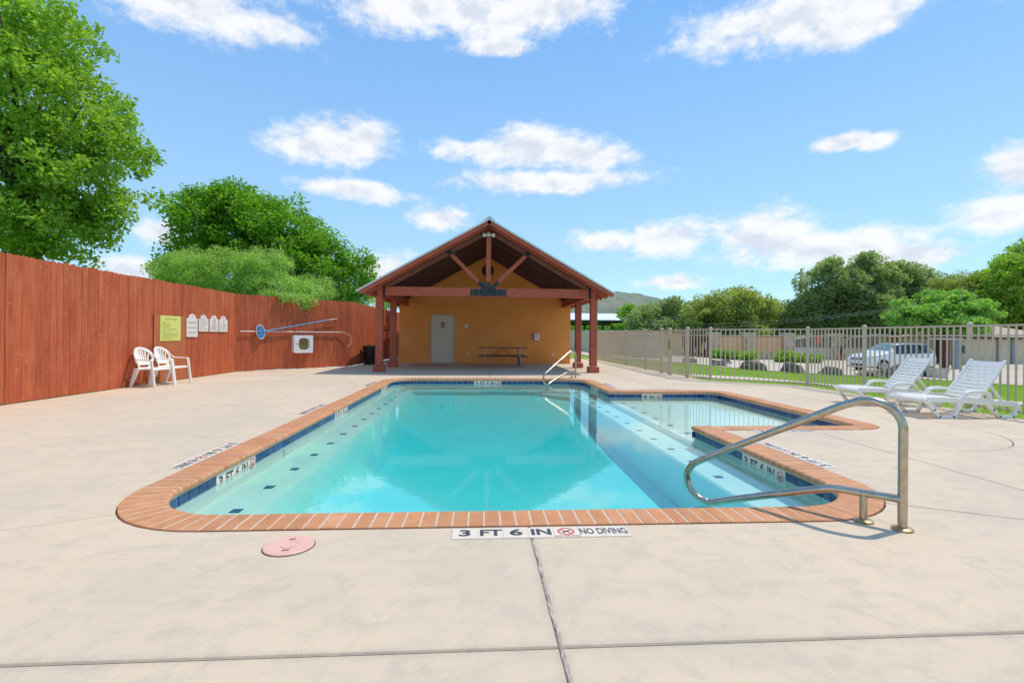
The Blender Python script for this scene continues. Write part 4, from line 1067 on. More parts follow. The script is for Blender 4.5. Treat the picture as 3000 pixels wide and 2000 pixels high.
MB().tube([fp(.80, 1.28, .09), fp(.93, 1.31, .085)], .03, 10).obj('yoke', M['blue'], sk, smooth=50)
rd = thing('red_hanger_knob', 'small round red knob on the fence above the white cabinet', 'knob', fp(1.95, 1.42, 0))
MB().lathe([(.02, 0), (.02, .04), (.075, .045), (.078, .07), (.05, .085), (0, .088)], 20, fp(1.95, 1.42, 0), FN.to_track_quat('Z', 'Y').to_matrix()).obj('knob', M['redp'], rd, smooth=40)
cb = thing('life_ring_cabinet', 'white square fence cabinet with rounded opening showing coiled rope', 'cabinet', fp(2.2, .55, 0))
def fbox(t0, t1, z0, z1, o0, o1, m, name, parent, **k):
    m3 = Matrix((FD, FN, Vector((0, 0, 1)))).transposed()
    return MB().box(fp((t0 + t1) / 2, (z0 + z1) / 2, (o0 + o1) / 2), (t1 - t0, o1 - o0, z1 - z0), m3).obj(name, m, parent, **k)
# cabinet: face plate with a rounded square hole and a shallow box behind
c0, c1, cz0, cz1 = 1.83, 2.53, .56, 1.175; ct, cz = 2.2, .872; b = MB(); inner = []; outer = []
for a in range(0, 360, 10):
    ca, sa = math.cos(R(a)), math.sin(R(a)); k = (abs(ca) ** 3.2 + abs(sa) ** 3.2) ** (-1 / 3.2)
    inner.append((ct + .205 * k * ca, cz + .205 * k * sa)); ko = 1 / max(abs(ca), abs(sa)); outer.append((min(c1, max(c0, ct + .37 * ko * ca)), min(cz1, max(cz0, cz + .315 * ko * sa))))
n = len(inner); vs = [fp(t, z, .16) for t, z in outer] + [fp(t, z, .16) for t, z in inner] + [fp(t, z, .05) for t, z in inner] + [fp(t, z, .0) for t, z in outer]
fs = []
for i in range(n):
    j = (i + 1) % n; fs += [(i, j, n + j, n + i), (n + i, n + j, 2 * n + j, 2 * n + i), (i, 3 * n + i, 3 * n + j, j)]
b.add(vs, fs); b.obj('case', M['white'], cb)
fbox(ct - .25, ct + .25, cz - .25, cz + .25, .02, .05, M['hose'], 'back_panel', cb)
for k in range(4):
    MB().tube([fp(ct + (.17 - k * .035) * math.cos(R(a)) + .01 * math.sin(k + R(a)), cz + (.17 - k * .03) * math.sin(R(a)), .06 + .008 * k) for a in range(0, 360, 20)], .018, 6, closed=True).obj('rope_coil', M['hose'], cb, smooth=50)
MB().lathe([(.018, 0), (.018, .01), (0, .012)], 12, fp(1.93, .872, .16), FN.to_track_quat('Z', 'Y').to_matrix()).obj('lock', M['dark'], cb)

# ------------------------------------------------------------------ plastic armchairs
def chair(label, loc, rz):
    c = thing('plastic_armchair', label, 'chair', loc, rz, local=True, group='plastic armchairs by the fence'); Z = (0, 0, 0)
    # facing +x, width along y; seat .42 high
    def bar(pts, w, name, smooth=50): return MB().tube(pts, w, 8).obj(name, M['plastic'], c, smooth=smooth, loc=Z)
    n = 8; b = MB(); vs = []
    for i in range(n + 1):
        for j in range(n + 1):
            u, v = i / n, j / n * 2 - 1; x = -.20 + u * .44; hw = .205 + .03 * u
            vs.append((x, v * hw, .40 + .022 * u - .018 * (1 - v * v) * math.sin(math.pi * min(1, u * 1.1)) - (.02 if i == n else 0)))
    m = len(vs); vs += [(x, y, z - .025) for x, y, z in vs]
    fs = [(i * (n + 1) + j, (i + 1) * (n + 1) + j, (i + 1) * (n + 1) + j + 1, i * (n + 1) + j + 1) for i in range(n) for j in range(n)]
    fs += [tuple(m + k for k in f[::-1]) for f in fs]
    ed = [(i * (n + 1), (i + 1) * (n + 1)) for i in range(n)] + [(n * (n + 1) + j, n * (n + 1) + j + 1) for j in range(n)] + [((i + 1) * (n + 1) + n, i * (n + 1) + n) for i in range(n)] + [(j + 1, j) for j in range(n)]
    fs += [(p, q, m + q, m + p) for p, q in ed]
    b.add(vs, fs); b.obj('seat', M['plastic'], c, smooth=50, loc=Z)
    # back: oval ring, fanned slats, lower panel with a slot
    def bk(y, z): return Vector((-.20 - (z - .40) * .26 + .10 * (y / .25) ** 2 * .8, y, z))
    ring = []
    for a in range(-40, 221, 10): ring.append(bk(.235 * math.cos(R(a)), .655 + .20 * math.sin(R(a))))
    b = MB(); vs = []
    for p in ring:
        d = Vector((0, p.y, p.z - .64)).normalized() * .028; vs += [p - d + Vector((.014, 0, 0)), p + d + Vector((.014, 0, 0)), p + d - Vector((.014, 0, 0)), p - d - Vector((.014, 0, 0))]
    fs = []
    for i in range(len(ring) - 1): fs += [(i * 4 + k, i * 4 + (k + 1) % 4, i * 4 + 4 + (k + 1) % 4, i * 4 + 4 + k) for k in range(4)]
    fs += [(0, 1, 2, 3), tuple(len(vs) - 4 + k for k in (3, 2, 1, 0))]
    b.add(vs, fs); B = b.obj('backrest', M['plastic'], c, smooth=50, loc=Z)
    for k in range(7):
        t = (k - 3) / 3; p0, p1 = bk(t * .12, .545), bk(t * .19, .655 + .19 * math.sqrt(max(0, 1 - (t * .80) ** 2)))
        mid = (p0 + p1) / 2 - Vector((.012, 0, 0)); s = MB()
        s.beam(p0, mid, .034, .012, (1, 0, 0)).beam(mid, p1, .036, .012, (1, 0, 0)); s.obj('slat', M['plastic'], B, loc=Z)
    for z0, z1, y0, y1 in ((.485, .555, -.19, .19), (.385, .43, -.19, .19), (.43, .485, -.19, -.11), (.43, .485, .11, .19)):
        p = MB(); q = [bk(y0, z0), bk(y1, z0), bk(y1, z1), bk(y0, z1)]; p.add(q + [v - Vector((.014, 0, 0)) for v in q], [(0, 1, 2, 3), (7, 6, 5, 4), (0, 4, 5, 1), (1, 5, 6, 2), (2, 6, 7, 3), (3, 7, 4, 0)]); p.obj('lower_panel', M['plastic'], B, loc=Z)
    for s in (-1, 1):
        A = MB(); pts = [bk(s * .225, .735), bk(s * .245, .655) + Vector((.03, s * .02, 0)), Vector((-.12, s * .285, .615)), Vector((.10, s * .295, .605)), Vector((.20, s * .29, .60)), Vector((.225, s * .285, .58))]
        for i in range(len(pts) - 1): A.beam(pts[i] - (pts[i + 1] - pts[i]).normalized() * .012, pts[i + 1] + (pts[i + 1] - pts[i]).normalized() * .012, .05, .022)
        A.obj('arm', M['plastic'], c, bevel=.004, loc=Z)
        def leg(p, q, w0, w1, name='leg'):
            p, q = Vector(p), Vector(q); l = MB(); vs = []
            for P, w in ((p, w0), (q, w1)): vs += [P + Vector((a * w, bb * w * .7, 0)) for a, bb in ((-1, -1), (1, -1), (1, 1), (-1, 1))]
            l.add(vs, [(3, 2, 1, 0), (4, 5, 6, 7)] + [(k, (k + 1) % 4, 4 + (k + 1) % 4, 4 + k) for k in range(4)]); l.obj(name, M['plastic'], c, bevel=.006, loc=Z)
        leg((.29, s * .285, 0), (.215, s * .285, .60), .026, .026)
        leg((-.30, s * .25, 0), (-.17, s * .215, .41), .026, .05)
    return c
chair('white plastic fan-back armchair standing clear of the plywood panel', (-7.30, 11.60, 0), R(-8))
chair('white plastic fan-back armchair standing before the plywood panel', (-7.30, 12.27, 0), R(-3))

# ------------------------------------------------------------------ metal picket fence
def build_metal_fence():
    Fm = thing('picket_fence', 'beige metal picket fence with capped posts round the deck', 'fence', (8.4, 12.1, 0))
    far = [(6.42, 27.4), (6.42, 25.43), (6.38, 23.56), (6.34, 20.99), (6.28, 18.31), (6.22, 16.52)]
    run = far + [(6.21, 15.77), (6.25, 14.49), (6.52, 13.58), (8.39, 12.14), (8.44, 10.33), (8.53, 8.08), (8.60, 5.8), (8.64, 3.5)]
    HP, HT, HS, HB = 1.50, 1.445, 1.275, .075
    loc = Vector(Fm.location)
    post = MB().box((0, 0, HP / 2), (.064, .064, HP)).mesh('post', M['fencemetal'], bevel=.004)
    cap = MB().lathe([(.046, 0), (.046, .02), (.040, .035), (.024, .050), (0, .055)], 12).mesh('post_cap', M['fencemetal'], smooth=50)
    foot = MB().box((0, 0, .006), (.13, .13, .012)).mesh('base_plate', M['fencemetal'])
    pk = MB().box((0, 0, (HT + .03) / 2), (.022, .022, HT - .03)).mesh('picket', M['fencemetal'])
    n_p = 0; rest = MB()
    bays = []
    for i, p in enumerate(run):
        big = i in (5, 6, 7)
        o = link('post', post, Fm, Vector((p[0], p[1], terr(*p) + .04 - .04)) - loc); 
        if big: o.scale = (1.3, 1.3, 1.01)
        link('post_cap', cap, o, (0, 0, HP)); link('base_plate', foot, o, (0, 0, 0))
        if i: bays.append((run[i - 1], p))
    bays.sort(key=lambda b: (Vector(b[0]) + Vector(b[1])).length)
    for a, b in bays:
        A, B = Vector(a), Vector(b); d = (B - A).normalized(); L = (B - A).length - .07; k = max(3, round(L / .118)); ang = math.atan2(d.y, d.x)
        for z, h in ((HT, .032), (HS, .026), (HB, .026)):
            MB().beam((A.x, A.y, z), (B.x, B.y, z), .034, h).obj('rail', M['fencemetal'], Fm)
        for j in range(1, k):
            q = A + d * (.035 + L * j / k)
            if n_p < 292:
                o = link('picket', pk, Fm, Vector((q.x, q.y, 0)) - loc); o.rotation_euler.z = ang; n_p += 1
            else: rest.box((q.x, q.y, (HT + .03) / 2), (.022, .022, HT - .03), Matrix.Rotation(ang, 3, 'Z'))
    if rest.v:
        o = rest.obj('picket_row', M['fencemetal'], Fm); o['kind'] = 'stuff'
    MB().tube([(6.19, 15.74, 1.0), (6.10, 15.68, 1.0), (6.06, 15.66, 1.0)], .012, 8).obj('gate_latch', M['galv'], Fm)
    MB().box((6.16, 15.7, .98), (.05, .05, .3)).obj('latch_box', M['flange'], Fm)
build_metal_fence()

# ------------------------------------------------------------------ sun loungers
def lounger(label, loc, rz):
    r = thing('sun_lounger', label, 'sun lounger', loc, rz, local=True, group='white plastic sun loungers'); Z = (0, 0, 0)
    P = M['plastic']; hw = .30
    prof = [(.50, .275), (.55, .305), (.80, .302), (1.1, .292), (1.43, .268)]          # foot to hinge
    def zs(x):
        for (a, za), (b, zb) in zip(prof, prof[1:]):
            if x <= b: return za + (zb - za) * (x - a) / (b - a)
        return prof[-1][1]
    for s in (-1, 1):
        b = MB()
        pts = [(x, s * hw, z - .02) for x, z in prof] + [(1.7, s * hw, .232), (2.03, s * hw, .205)]
        for p, q in zip(pts, pts[1:]): b.beam(Vector(p) - (Vector(q) - Vector(p)).normalized() * .006, q, .045, .08)
        b.obj('side_rail', P, r, bevel=.006, loc=Z)
    MB().beam((.52, -hw, .262), (.52, hw, .262), .05, .06).obj('foot_rail', P, r, bevel=.01, loc=Z)
    MB().beam((2.02, -hw, .205), (2.02, hw, .205), .05, .06).obj('head_rail', P, r, bevel=.01, loc=Z)
    def slat(f, g, name):      # f,g: points at both ends as functions of y for a dished slat
        b = MB(); vs = []; n = 6
        for j in range(n + 1):
            y = (j / n * 2 - 1); vs += [f(y), g(y), g(y) - nrm * .010, f(y) - nrm * .010]
        fs = []
        for j in range(n): fs += [(j * 4 + k, j * 4 + (k + 1) % 4, j * 4 + 4 + (k + 1) % 4, j * 4 + 4 + k) for k in range(4)]
        fs += [(3, 2, 1, 0), tuple(n * 4 + k for k in range(4))]
        b.add(vs, fs); return b.obj(name, P, r, smooth=40, loc=Z)
    nrm = Vector((0, 0, 1)); x = .555
    while x < 1.36:
        w = .080
        slat(lambda y, x=x: Vector((x, y * (hw - .01), zs(x) + .006 - .014 * (1 - y * y))), lambda y, x=x: Vector((x + w, y * (hw - .01), zs(x + w) + .006 - .014 * (1 - y * y))), 'seat_slat'); x += .104
    # backrest
    A, Bv = Vector((1.40, 0, .285)), Vector((1.86, 0, .885)); d = (Bv - A); L = d.length; d.normalize(); nrm = Vector((-d.z, 0, d.x))
    bk = None
    for s in (-1, 1):
        b = MB(); q = [A + Vector((0, s * .275, 0)), A + d * L * .5 + Vector((0, s * .275, 0)) - nrm * .012, Bv + Vector((0, s * .262, 0))]
        for p, e in zip(q, q[1:]): b.beam(p, e, .05, .034, nrm)
        b.obj('back_rail', P, r, bevel=.008, loc=Z)
    def bp(t, y): return A + d * t + Vector((0, y * .262, 0)) - nrm * (.016 * (1 - y * y) + .010 * math.sin(math.pi * t / L) - .004)
    t = .015; k = 0
    while t < L - .09:
        w = .054 if t < L - .17 else .10
        slat(lambda y, t=t: bp(t, y), lambda y, t=t, w=w: bp(t + w, y), 'back_slat'); t += .0685
    for y in (-.5, 0, .5):           # ribs between the slats of the head part
        b = MB(); b.beam(bp(L * .55, y) - nrm * .004, bp(L * .86, y) - nrm * .004, .022, .01, nrm); b.obj('back_rib', P, r, loc=Z)
    for s in (-1, 1):
        # arm, running into the front leg
        b = MB(); q = [(1.03, s * .315, .14), (1.10, s * .315, .30), (1.15, s * .315, .375), (1.22, s * .315, .402), (1.36, s * .315, .404), (1.47, s * .315, .395), (1.53, s * .315, .36), (1.56, s * .315, .27)]
        for p, e in zip(q, q[1:]): b.beam(Vector(p) - (Vector(e) - Vector(p)).normalized() * .008, Vector(e) + (Vector(e) - Vector(p)).normalized() * .004, .06, .046, (0, 1, 0) if False else (0, 0, 1))
        b.obj('arm', P, r, bevel=.006, loc=Z)
        for q in ([(.545, .26), (.63, .13), (.72, .022), (.95, .022), (1.03, .14), (1.04, .28)], [(1.46, .26), (1.60, .13), (1.70, .022), (1.93, .022), (2.00, .10), (2.02, .20)]):
            b = MB(); pts = [Vector((x, s * .305, z)) for x, z in q]
            for p, e in zip(pts, pts[1:]): dd = (e - p).normalized(); b.beam(p - dd * .016, e + dd * .016, .05, .062, (0, 1, 0))
            b.obj('leg', P, r, bevel=.006, loc=Z)
        b = MB(); b.beam(A + d * L * .45 + Vector((0, s * .235, -.02)), (1.88, s * .235, .205), .03, .036).obj('strut', P, r, bevel=.005, loc=Z)
    return r
lounger('white slatted plastic sun lounger standing next to the steel handrail', (6.28, 7.41, 0), 0)
lounger('white slatted plastic sun lounger in front of the parked car', (6.33, 8.84, 0), R(-5))

# ------------------------------------------------------------------ plants
def leaf_mesh(name, C, size, m, up_bias=.3, aspect=.5, droop=0.0, jitter=.35):
    """one small folded leaf (two triangles) per centre"""
    n = len(C); N = rng.normal(size=(n, 3)); N[:, 2] = np.abs(N[:, 2]) * (1 + up_bias * 2); N /= np.linalg.norm(N, axis=1)[:, None]
    T = rng.normal(size=(n, 3)); T[:, 2] -= droop * 2; T -= N * (T * N).sum(1)[:, None]; T /= np.linalg.norm(T, axis=1)[:, None]
    B = np.cross(N, T); s = size * (1 + jitter * rng.uniform(-1, 1, n))[:, None]
    V = np.empty((n, 4, 3)); V[:, 0] = C - T * s * .5; V[:, 1] = C + B * s * aspect * .5 + N * s * .08; V[:, 2] = C + T * s * .5; V[:, 3] = C - B * s * aspect * .5 + N * s * .08
    me = bpy.data.meshes.new(name); me.vertices.add(n * 4); me.vertices.foreach_set('co', V.ravel())
    me.loops.add(n * 4); me.loops.foreach_set('vertex_index', np.arange(n * 4)); me.polygons.add(n)
    me.polygons.foreach_set('loop_start', np.arange(n) * 4); me.polygons.foreach_set('loop_total', np.full(n, 4)); me.update(calc_edges=True)
    me.materials.append(m); return me
def clumps(blobs, ncl, rc, per, shell=.55, flat=.75):
    """leaf centres in round clumps spread over the outer part of ellipsoids (cx,cy,cz,rx,ry,rz)"""
    vol = np.array([(b[3] * b[4] * b[5]) ** .67 for b in blobs]); vol /= vol.sum(); C = []; cc = []
    for b, f in zip(blobs, vol):
        k = max(3, int(ncl * f)); d = rng.normal(size=(k, 3)); d /= np.linalg.norm(d, axis=1)[:, None]
        r = (shell + (1 - shell) * rng.uniform(0, 1, k) ** .6)[:, None]
        c = np.array(b[:3]) + d * r * np.array(b[3:]); cc.append(c)
    cc = np.vstack(cc)
    for c in cc:
        rr = rc * rng.uniform(.55, 1.25); k = int(per * (rr / rc) ** 2 * rng.uniform(.7, 1.2)) + 3
        g = rng.normal(size=(k, 3)); g /= np.linalg.norm(g, axis=1)[:, None]; g *= (rng.uniform(0.1, 1, k) ** .5)[:, None] * rr; g[:, 2] *= flat
        C.append(c + g)
    return np.vstack(C), cc
def tree(name, label, base, blobs, ncl, rc, per, size, m, tr=.2, group=None, nlimb=14, cat='tree', **k):
    t = thing(name, label, cat, base, group=group); base = Vector(base)
    C, cc = clumps(blobs, ncl, rc, per, **k.pop('cl', {}))
    link('crown', leaf_mesh('crown', C, size, m, **k), t)
    b = MB(); top = Vector((np.mean([q[0] for q in blobs]), np.mean([q[1] for q in blobs]), np.mean([q[2] for q in blobs])))
    mid = base.lerp(top, .55) + Vector((.15, 0, 0))
    b.tube([base - Vector((0, 0, .1)), base.lerp(mid, .5) + Vector((tr * .6, 0, 0)), mid, top], [tr * 1.25, tr, tr * .8, tr * .35], 9)
    rr = random.Random(len(label)); idx = rr.sample(range(len(cc)), min(nlimb, len(cc)))
    for i in idx:
        e = Vector(cc[i]); s = base.lerp(top, rr.uniform(.4, .95)); a = s.lerp(e, .5) + Vector((rr.uniform(-.3, .3), rr.uniform(-.3, .3), rr.uniform(0, .5)))
        b.tube([s, a, e], [tr * .45, tr * .26, tr * .06], 6)
    b.obj('trunk', M['bark'], t, smooth=60)
    return t
def pxblob(px, py, rx, ry, Z, depth=None):
    c = at(px, py, Z); k = Z / FPX; return (c.x, c.y, c.z, rx * k, (depth or rx * k), ry * k)
# big tree on the left behind the fence
Z = 15.5
bl = [pxblob(40, 180, 220, 210, Z, 2.6), pxblob(-150, 60, 260, 260, Z + 1, 3), pxblob(165, 310, 180, 160, Z, 2.2), pxblob(60, 470, 230, 170, Z - .5, 2.4), pxblob(250, 520, 165, 130, Z, 2),
      pxblob(325, 450, 118, 68, Z, 1.4), pxblob(265, 370, 100, 90, Z, 1.4), pxblob(160, 640, 190, 120, Z, 2), pxblob(285, 640, 92, 80, Z, 1.4), pxblob(-120, 520, 230, 220, Z, 2.6), pxblob(150, 120, 120, 120, Z, 1.4), pxblob(-60, 700, 160, 90, Z - 1, 1.6), pxblob(230, 720, 130, 50, Z, 1.2)]
b0 = at(60, 900, Z); tree('ash_tree', 'big loose leaved green tree rising above the red fence behind the chairs', (b0.x, b0.y, -.04), bl, 600, .52, 105, .16, L1, tr=.17, nlimb=46, cl=dict(shell=.42), up_bias=.25, droop=.3, aspect=.55)
# dense round tree
Z = 24
bl = [pxblob(640, 660, 130, 105, Z, 2.4), pxblob(790, 700, 170, 130, Z, 2.8), pxblob(720, 630, 110, 75, Z, 2), pxblob(935, 785, 100, 100, Z, 2.2), pxblob(560, 770, 90, 90, Z, 1.8), pxblob(855, 675, 70, 50, Z, 1.6), pxblob(1010, 820, 90, 70, Z, 1.8), pxblob(1050, 765, 60, 25, Z, .7), pxblob(620, 595, 62, 42, Z, 1), pxblob(700, 600, 70, 40, Z, 1.2)]
b0 = at(780, 1000, Z); tree('oak_tree', 'dense dark green round tree behind the red fence left of the pool house', (b0.x, b0.y, -.04), bl, 700, .55, 95, .185, L2, tr=.28, nlimb=20, up_bias=.5)
# feathery bush that hangs over the fence
Z = 21
bl = [pxblob(660, 805, 150, 75, Z, 1.5), pxblob(540, 800, 80, 60, Z, 1.2), pxblob(820, 850, 130, 45, Z, 1.2), pxblob(900, 850, 90, 40, Z + 1, 1), pxblob(760, 780, 90, 50, Z, 1), pxblob(980, 862, 110, 34, Z + 2.5, .9), pxblob(1090, 880, 100, 26, Z + 4, .8), pxblob(620, 870, 140, 50, Z, 1.2)]
b0 = at(700, 1000, Z); bush = tree('feathery_bush', 'pale green feathery bush hanging over the angled red fence', (b0.x, b0.y, -.04), bl, 900, .36, 95, .115, L3, tr=.08, nlimb=12, cat='bush', up_bias=0, droop=.9, aspect=.30)
sp = []
for i in range(26):
    t0 = random.uniform(1.3, 2.7); ln = random.uniform(.1, .30) + .28 * math.exp(-((t0 - 2.15) / .3) ** 2)
    for k in range(34):
        q = random.random(); sp.append(fp(t0 + q * .12 + random.gauss(0, .05), 2.62 - q * (ln + .12) + random.gauss(0, .03), -.12 + .22 * min(1, q * 2) + random.gauss(0, .03))[:])
link('hanging_spray', leaf_mesh('hanging_spray', np.array(sp), .11, L3, droop=1, aspect=.30), bush)
# right hand background trees
def bgtree(name, label, Z, spec, m, ncl, rc, per, size, basepx, zb=-.6, **k):
    bl = [pxblob(*q, Z + (random.uniform(-1.5, 1.5))) for q in spec]
    b0 = at(basepx, 1000, Z); return tree(name, label, (b0.x, b0.y, terr(b0.x, b0.y)), bl, ncl, rc, per, size, m, tr=.35, group='trees beyond the boundary wall', **k)
bgtree('olive_tree', 'rounded olive green tree crown above the stone pillared wall', 62, [(2150, 920, 110, 65), (2080, 930, 80, 60), (2220, 935, 70, 60), (2140, 885, 80, 40), (2160, 970, 130, 40)], L4, 380, 1.1, 90, .40, 2150, cl=dict(shell=.6))
bgtree('scrub_tree', 'grey green tree between the pavilion and the olive tree', 66, [(1960, 930, 100, 45), (1900, 945, 70, 40), (2030, 940, 80, 45), (1990, 905, 60, 25), (1960, 975, 140, 40)], L5, 320, 1.1, 90, .40, 1960, cl=dict(shell=.6))
bgtree('young_tree', 'light lime green treetop just beside the pavilion roof', 70, [(1850, 915, 34, 26), (1866, 935, 30, 30)], L6, 60, .8, 50, .36, 1855)
bgtree('elm_tree', 'tall dark green tree with ragged top behind the driveway gates', 60, [(2385, 850, 48, 62), (2430, 815, 45, 55), (2545, 800, 52, 52), (2500, 835, 45, 55), (2590, 830, 50, 60), (2360, 900, 45, 45), (2430, 890, 70, 55), (2520, 890, 80, 60), (2400, 945, 80, 38), (2490, 945, 90, 42), (2590, 930, 70, 60), (2330, 945, 40, 32), (2435, 775, 22, 18), (2528, 765, 30, 22)], L5, 620, 1.05, 95, .40, 2470, up_bias=.5, cl=dict(shell=.6))
bgtree('elm_tree', 'dark green tree with an uneven top behind the white car', 64, [(2640, 830, 45, 55), (2700, 835, 48, 42), (2755, 865, 50, 45), (2660, 890, 70, 55), (2720, 910, 70, 60), (2640, 950, 70, 36), (2625, 790, 26, 22), (2690, 800, 24, 18)], L5, 400, 1.05, 95, .40, 2680, up_bias=.5, cl=dict(shell=.6))
bgtree('willow_tree', 'wispy olive tree standing behind the bright green tree', 56, [(2830, 870, 80, 65), (2880, 900, 70, 70), (2800, 840, 60, 40), (2860, 950, 90, 40)], L4, 360, .8, 80, .30, 2840, droop=.7, aspect=.3)
bgtree('bright_tree', 'bright green layered tree behind the mailbox and planter', 44, [(2750, 900, 110, 45), (2700, 930, 80, 40), (2810, 920, 80, 45), (2760, 955, 110, 30), (2650, 935, 30, 22)], L7, 260, .75, 100, .32, 2750, droop=.4, cl=dict(shell=.6, flat=.5))
bgtree('lime_tree', 'tall yellow green tree above the low beige building', 52, [(2960, 830, 90, 75), (3050, 800, 120, 110), (2920, 890, 80, 60), (3010, 900, 110, 70), (3000, 780, 60, 35), (2960, 940, 100, 40)], L6, 620, .75, 70, .36, 2990)
bgtree('scrub_tree', 'low green scrub between the olive tree and the dark elm', 68, [(2270, 925, 55, 40), (2300, 950, 70, 40), (2250, 960, 60, 35)], L4, 220, .85, 60, .38, 2280)
bgtree('scrub_tree', 'low dark green scrub seen under the pavilion roof', 95, [(1700, 965, 60, 22), (1790, 965, 60, 22), (1850, 965, 50, 26)], L2, 160, 1.1, 50, .5, 1770)

# shrubs in front of the wall
def shrub(label, px, py, rx, ry, Z, m):
    b0 = at(px, py + ry, Z); z0 = terr(b0.x, b0.y)
    k = Z / FPX; bl = [(b0.x, b0.y, z0 + ry * k * .75, rx * k, rx * k * .6, ry * k), (b0.x - rx * k * .4, b0.y, z0 + ry * k * .6, rx * k * .6, rx * k * .5, ry * k * .8), (b0.x + rx * k * .45, b0.y, z0 + ry * k * .6, rx * k * .55, rx * k * .5, ry * k * .75)]
    t = thing('shrub', label, 'shrub', (b0.x, b0.y, z0), group='shrubs in the driveway beds'); C, cc = clumps(bl, 90, .28, 60)
    C[:, 2] = np.maximum(C[:, 2], z0 + .02); link('foliage', leaf_mesh('foliage', C, .15, m), t)
    b = MB()
    for i in range(7): b.tube([(b0.x + random.uniform(-.1, .1), b0.y, z0 - .03), tuple(cc[i * 7])], [.03, .012], 5)
    b.obj('stems', M['bark'], t)
shrub('dark green shrub beside the left stone pillar', 2120, 1040, 40, 18, 43.5, L7)
shrub('yellow green shrub below the middle stone pillar', 2175, 1043, 45, 17, 43, L6)
shrub('yellow green shrub in front of the taupe driveway gate', 2310, 1043, 45, 20, 41.5, L6)
shrub('yellow green shrub beside the red sign post', 2375, 1045, 40, 17, 41.5, L7)

# boulders
def boulder(label, px, py, w, h, Z, seed):
    b0 = at(px, py, Z); z0 = terr(b0.x, b0.y); k = Z / FPX; rr = random.Random(seed)
    bm = bmesh.new(); bmesh.ops.create_icosphere(bm, subdivisions=3, radius=1)
    cuts = [(Vector((rr.uniform(-1, 1), rr.uniform(-1, 1), rr.uniform(-.2, .7))).normalized(), rr.uniform(.78, 1.1)) for i in range(12)]
    for v in bm.verts:
        p = v.co.copy(); p = Vector((math.copysign(abs(p.x) ** .6, p.x), math.copysign(abs(p.y) ** .6, p.y), math.copysign(abs(p.z) ** .45, p.z)))
        for n, d in cuts:                     # broken flat faces
            e = p.dot(n) - d
            if e > 0: p -= n * e * .9
        p *= 1 + .32 * mnoise.noise(p * 1.5 + Vector((seed * 7.1, 0, 0))) + .06 * mnoise.noise(p * 6)
        v.co = Vector((p.x * w * k * .52, p.y * w * k * .42, max(-.15, p.z) * h * k * .95))
    me = bpy.data.meshes.new('boulder'); bm.to_mesh(me); bm.free(); me.materials.append(M['rock'])
    me.polygons.foreach_set('use_smooth', [True] * len(me.polygons)); me.set_sharp_from_angle(angle=R(22))
    o = link('boulder', me, None, (b0.x, b0.y, z0)); o.rotation_euler.z = rr.uniform(-.4, .4)
    tag(o, label, 'boulder', 'boulders along the lawn edge')
for i, q in enumerate((('grey boulder on the gravel by the maroon gate', 2022, 1062, 46, 18, 27.5), ('mottled boulder where the lawn narrows below the left pillar', 2105, 1072, 50, 20, 25.2), ('pale boulder close under the dark green shrub', 2130, 1058, 34, 14, 30),
        ('long flat topped boulder on the lawn edge below the yellow green shrub', 2205, 1084, 76, 27, 22.6), ('high humped boulder on the lawn edge below the driveway gate', 2325, 1090, 66, 31, 21.8), ('low broken boulder on the lawn edge below the red sign', 2432, 1093, 70, 27, 21.8),
        ('wide low boulder in front of the car wheel', 2560, 1096, 90, 22, 22.2), ('tall dark boulder beside the car door', 2630, 1086, 40, 34, 24), ('small rock at the foot of the beige privacy fence', 1740, 1036, 30, 10, 38), ('white flecked rock near the end of the beige privacy fence', 1866, 1040, 34, 12, 33))):
    boulder(*q, i + 1.3)

# lawn blades
def grass():
    n = 90000; x = rng.uniform(6.5, 24, n); y = rng.uniform(4, 31, n)
    ex = np.array([p[0] for p in LAWN_EDGE]); ey = np.array([p[1] for p in LAWN_EDGE])
    lim = np.interp(x, ex, ey); ok = (y < lim) & ~((x < 8.35) & (y < 12.4)) & ~((x < 6.5 + .0 * y)) & ~((x < 8.4) & (y < 25 - (x - 6.4) * 5.8) & (y < 13.9 - (x - 6.4) * .75))
    # keep the path clear
    path = np.array([(6.6, 15.7), (7.6, 15.2), (8.95, 14.1), (10.0, 12.85), (10.7, 11.6), (11.65, 10.6), (12.35, 9.3), (12.75, 6)])
    dmin = np.full(n, 9.)
    for a, b in zip(path, path[1:]):
        d = b - a; t = np.clip(((x - a[0]) * d[0] + (y - a[1]) * d[1]) / (d @ d), 0, 1); dmin = np.minimum(dmin, np.hypot(x - a[0] - t * d[0], y - a[1] - t * d[1]))
    ok &= dmin > .56
    x, y = x[ok], y[ok]; n = len(x); z = -.04 - np.minimum(.74, .045 * np.maximum(0, x - 8.5)); a = rng.uniform(0, 6.28, n); h = rng.uniform(.03, .065, n); w = .006
    V = np.empty((n, 3, 3)); V[:, 0] = np.c_[x - np.cos(a) * w, y - np.sin(a) * w, z]; V[:, 1] = np.c_[x + np.cos(a) * w, y + np.sin(a) * w, z]; V[:, 2] = np.c_[x + rng.normal(0, .018, n), y + rng.normal(0, .018, n), z + h]
    me = bpy.data.meshes.new('grass'); me.vertices.add(n * 3); me.vertices.foreach_set('co', V.ravel()); me.loops.add(n * 3); me.loops.foreach_set('vertex_index', np.arange(n * 3))
    me.polygons.add(n); me.polygons.foreach_set('loop_start', np.arange(n) * 3); me.polygons.foreach_set('loop_total', np.full(n, 3)); me.update(calc_edges=True); me.materials.append(LG)
    o = link('grass', me); tag(o, 'short bright green lawn grass beyond the picket fence', 'grass', kind='stuff')
grass()

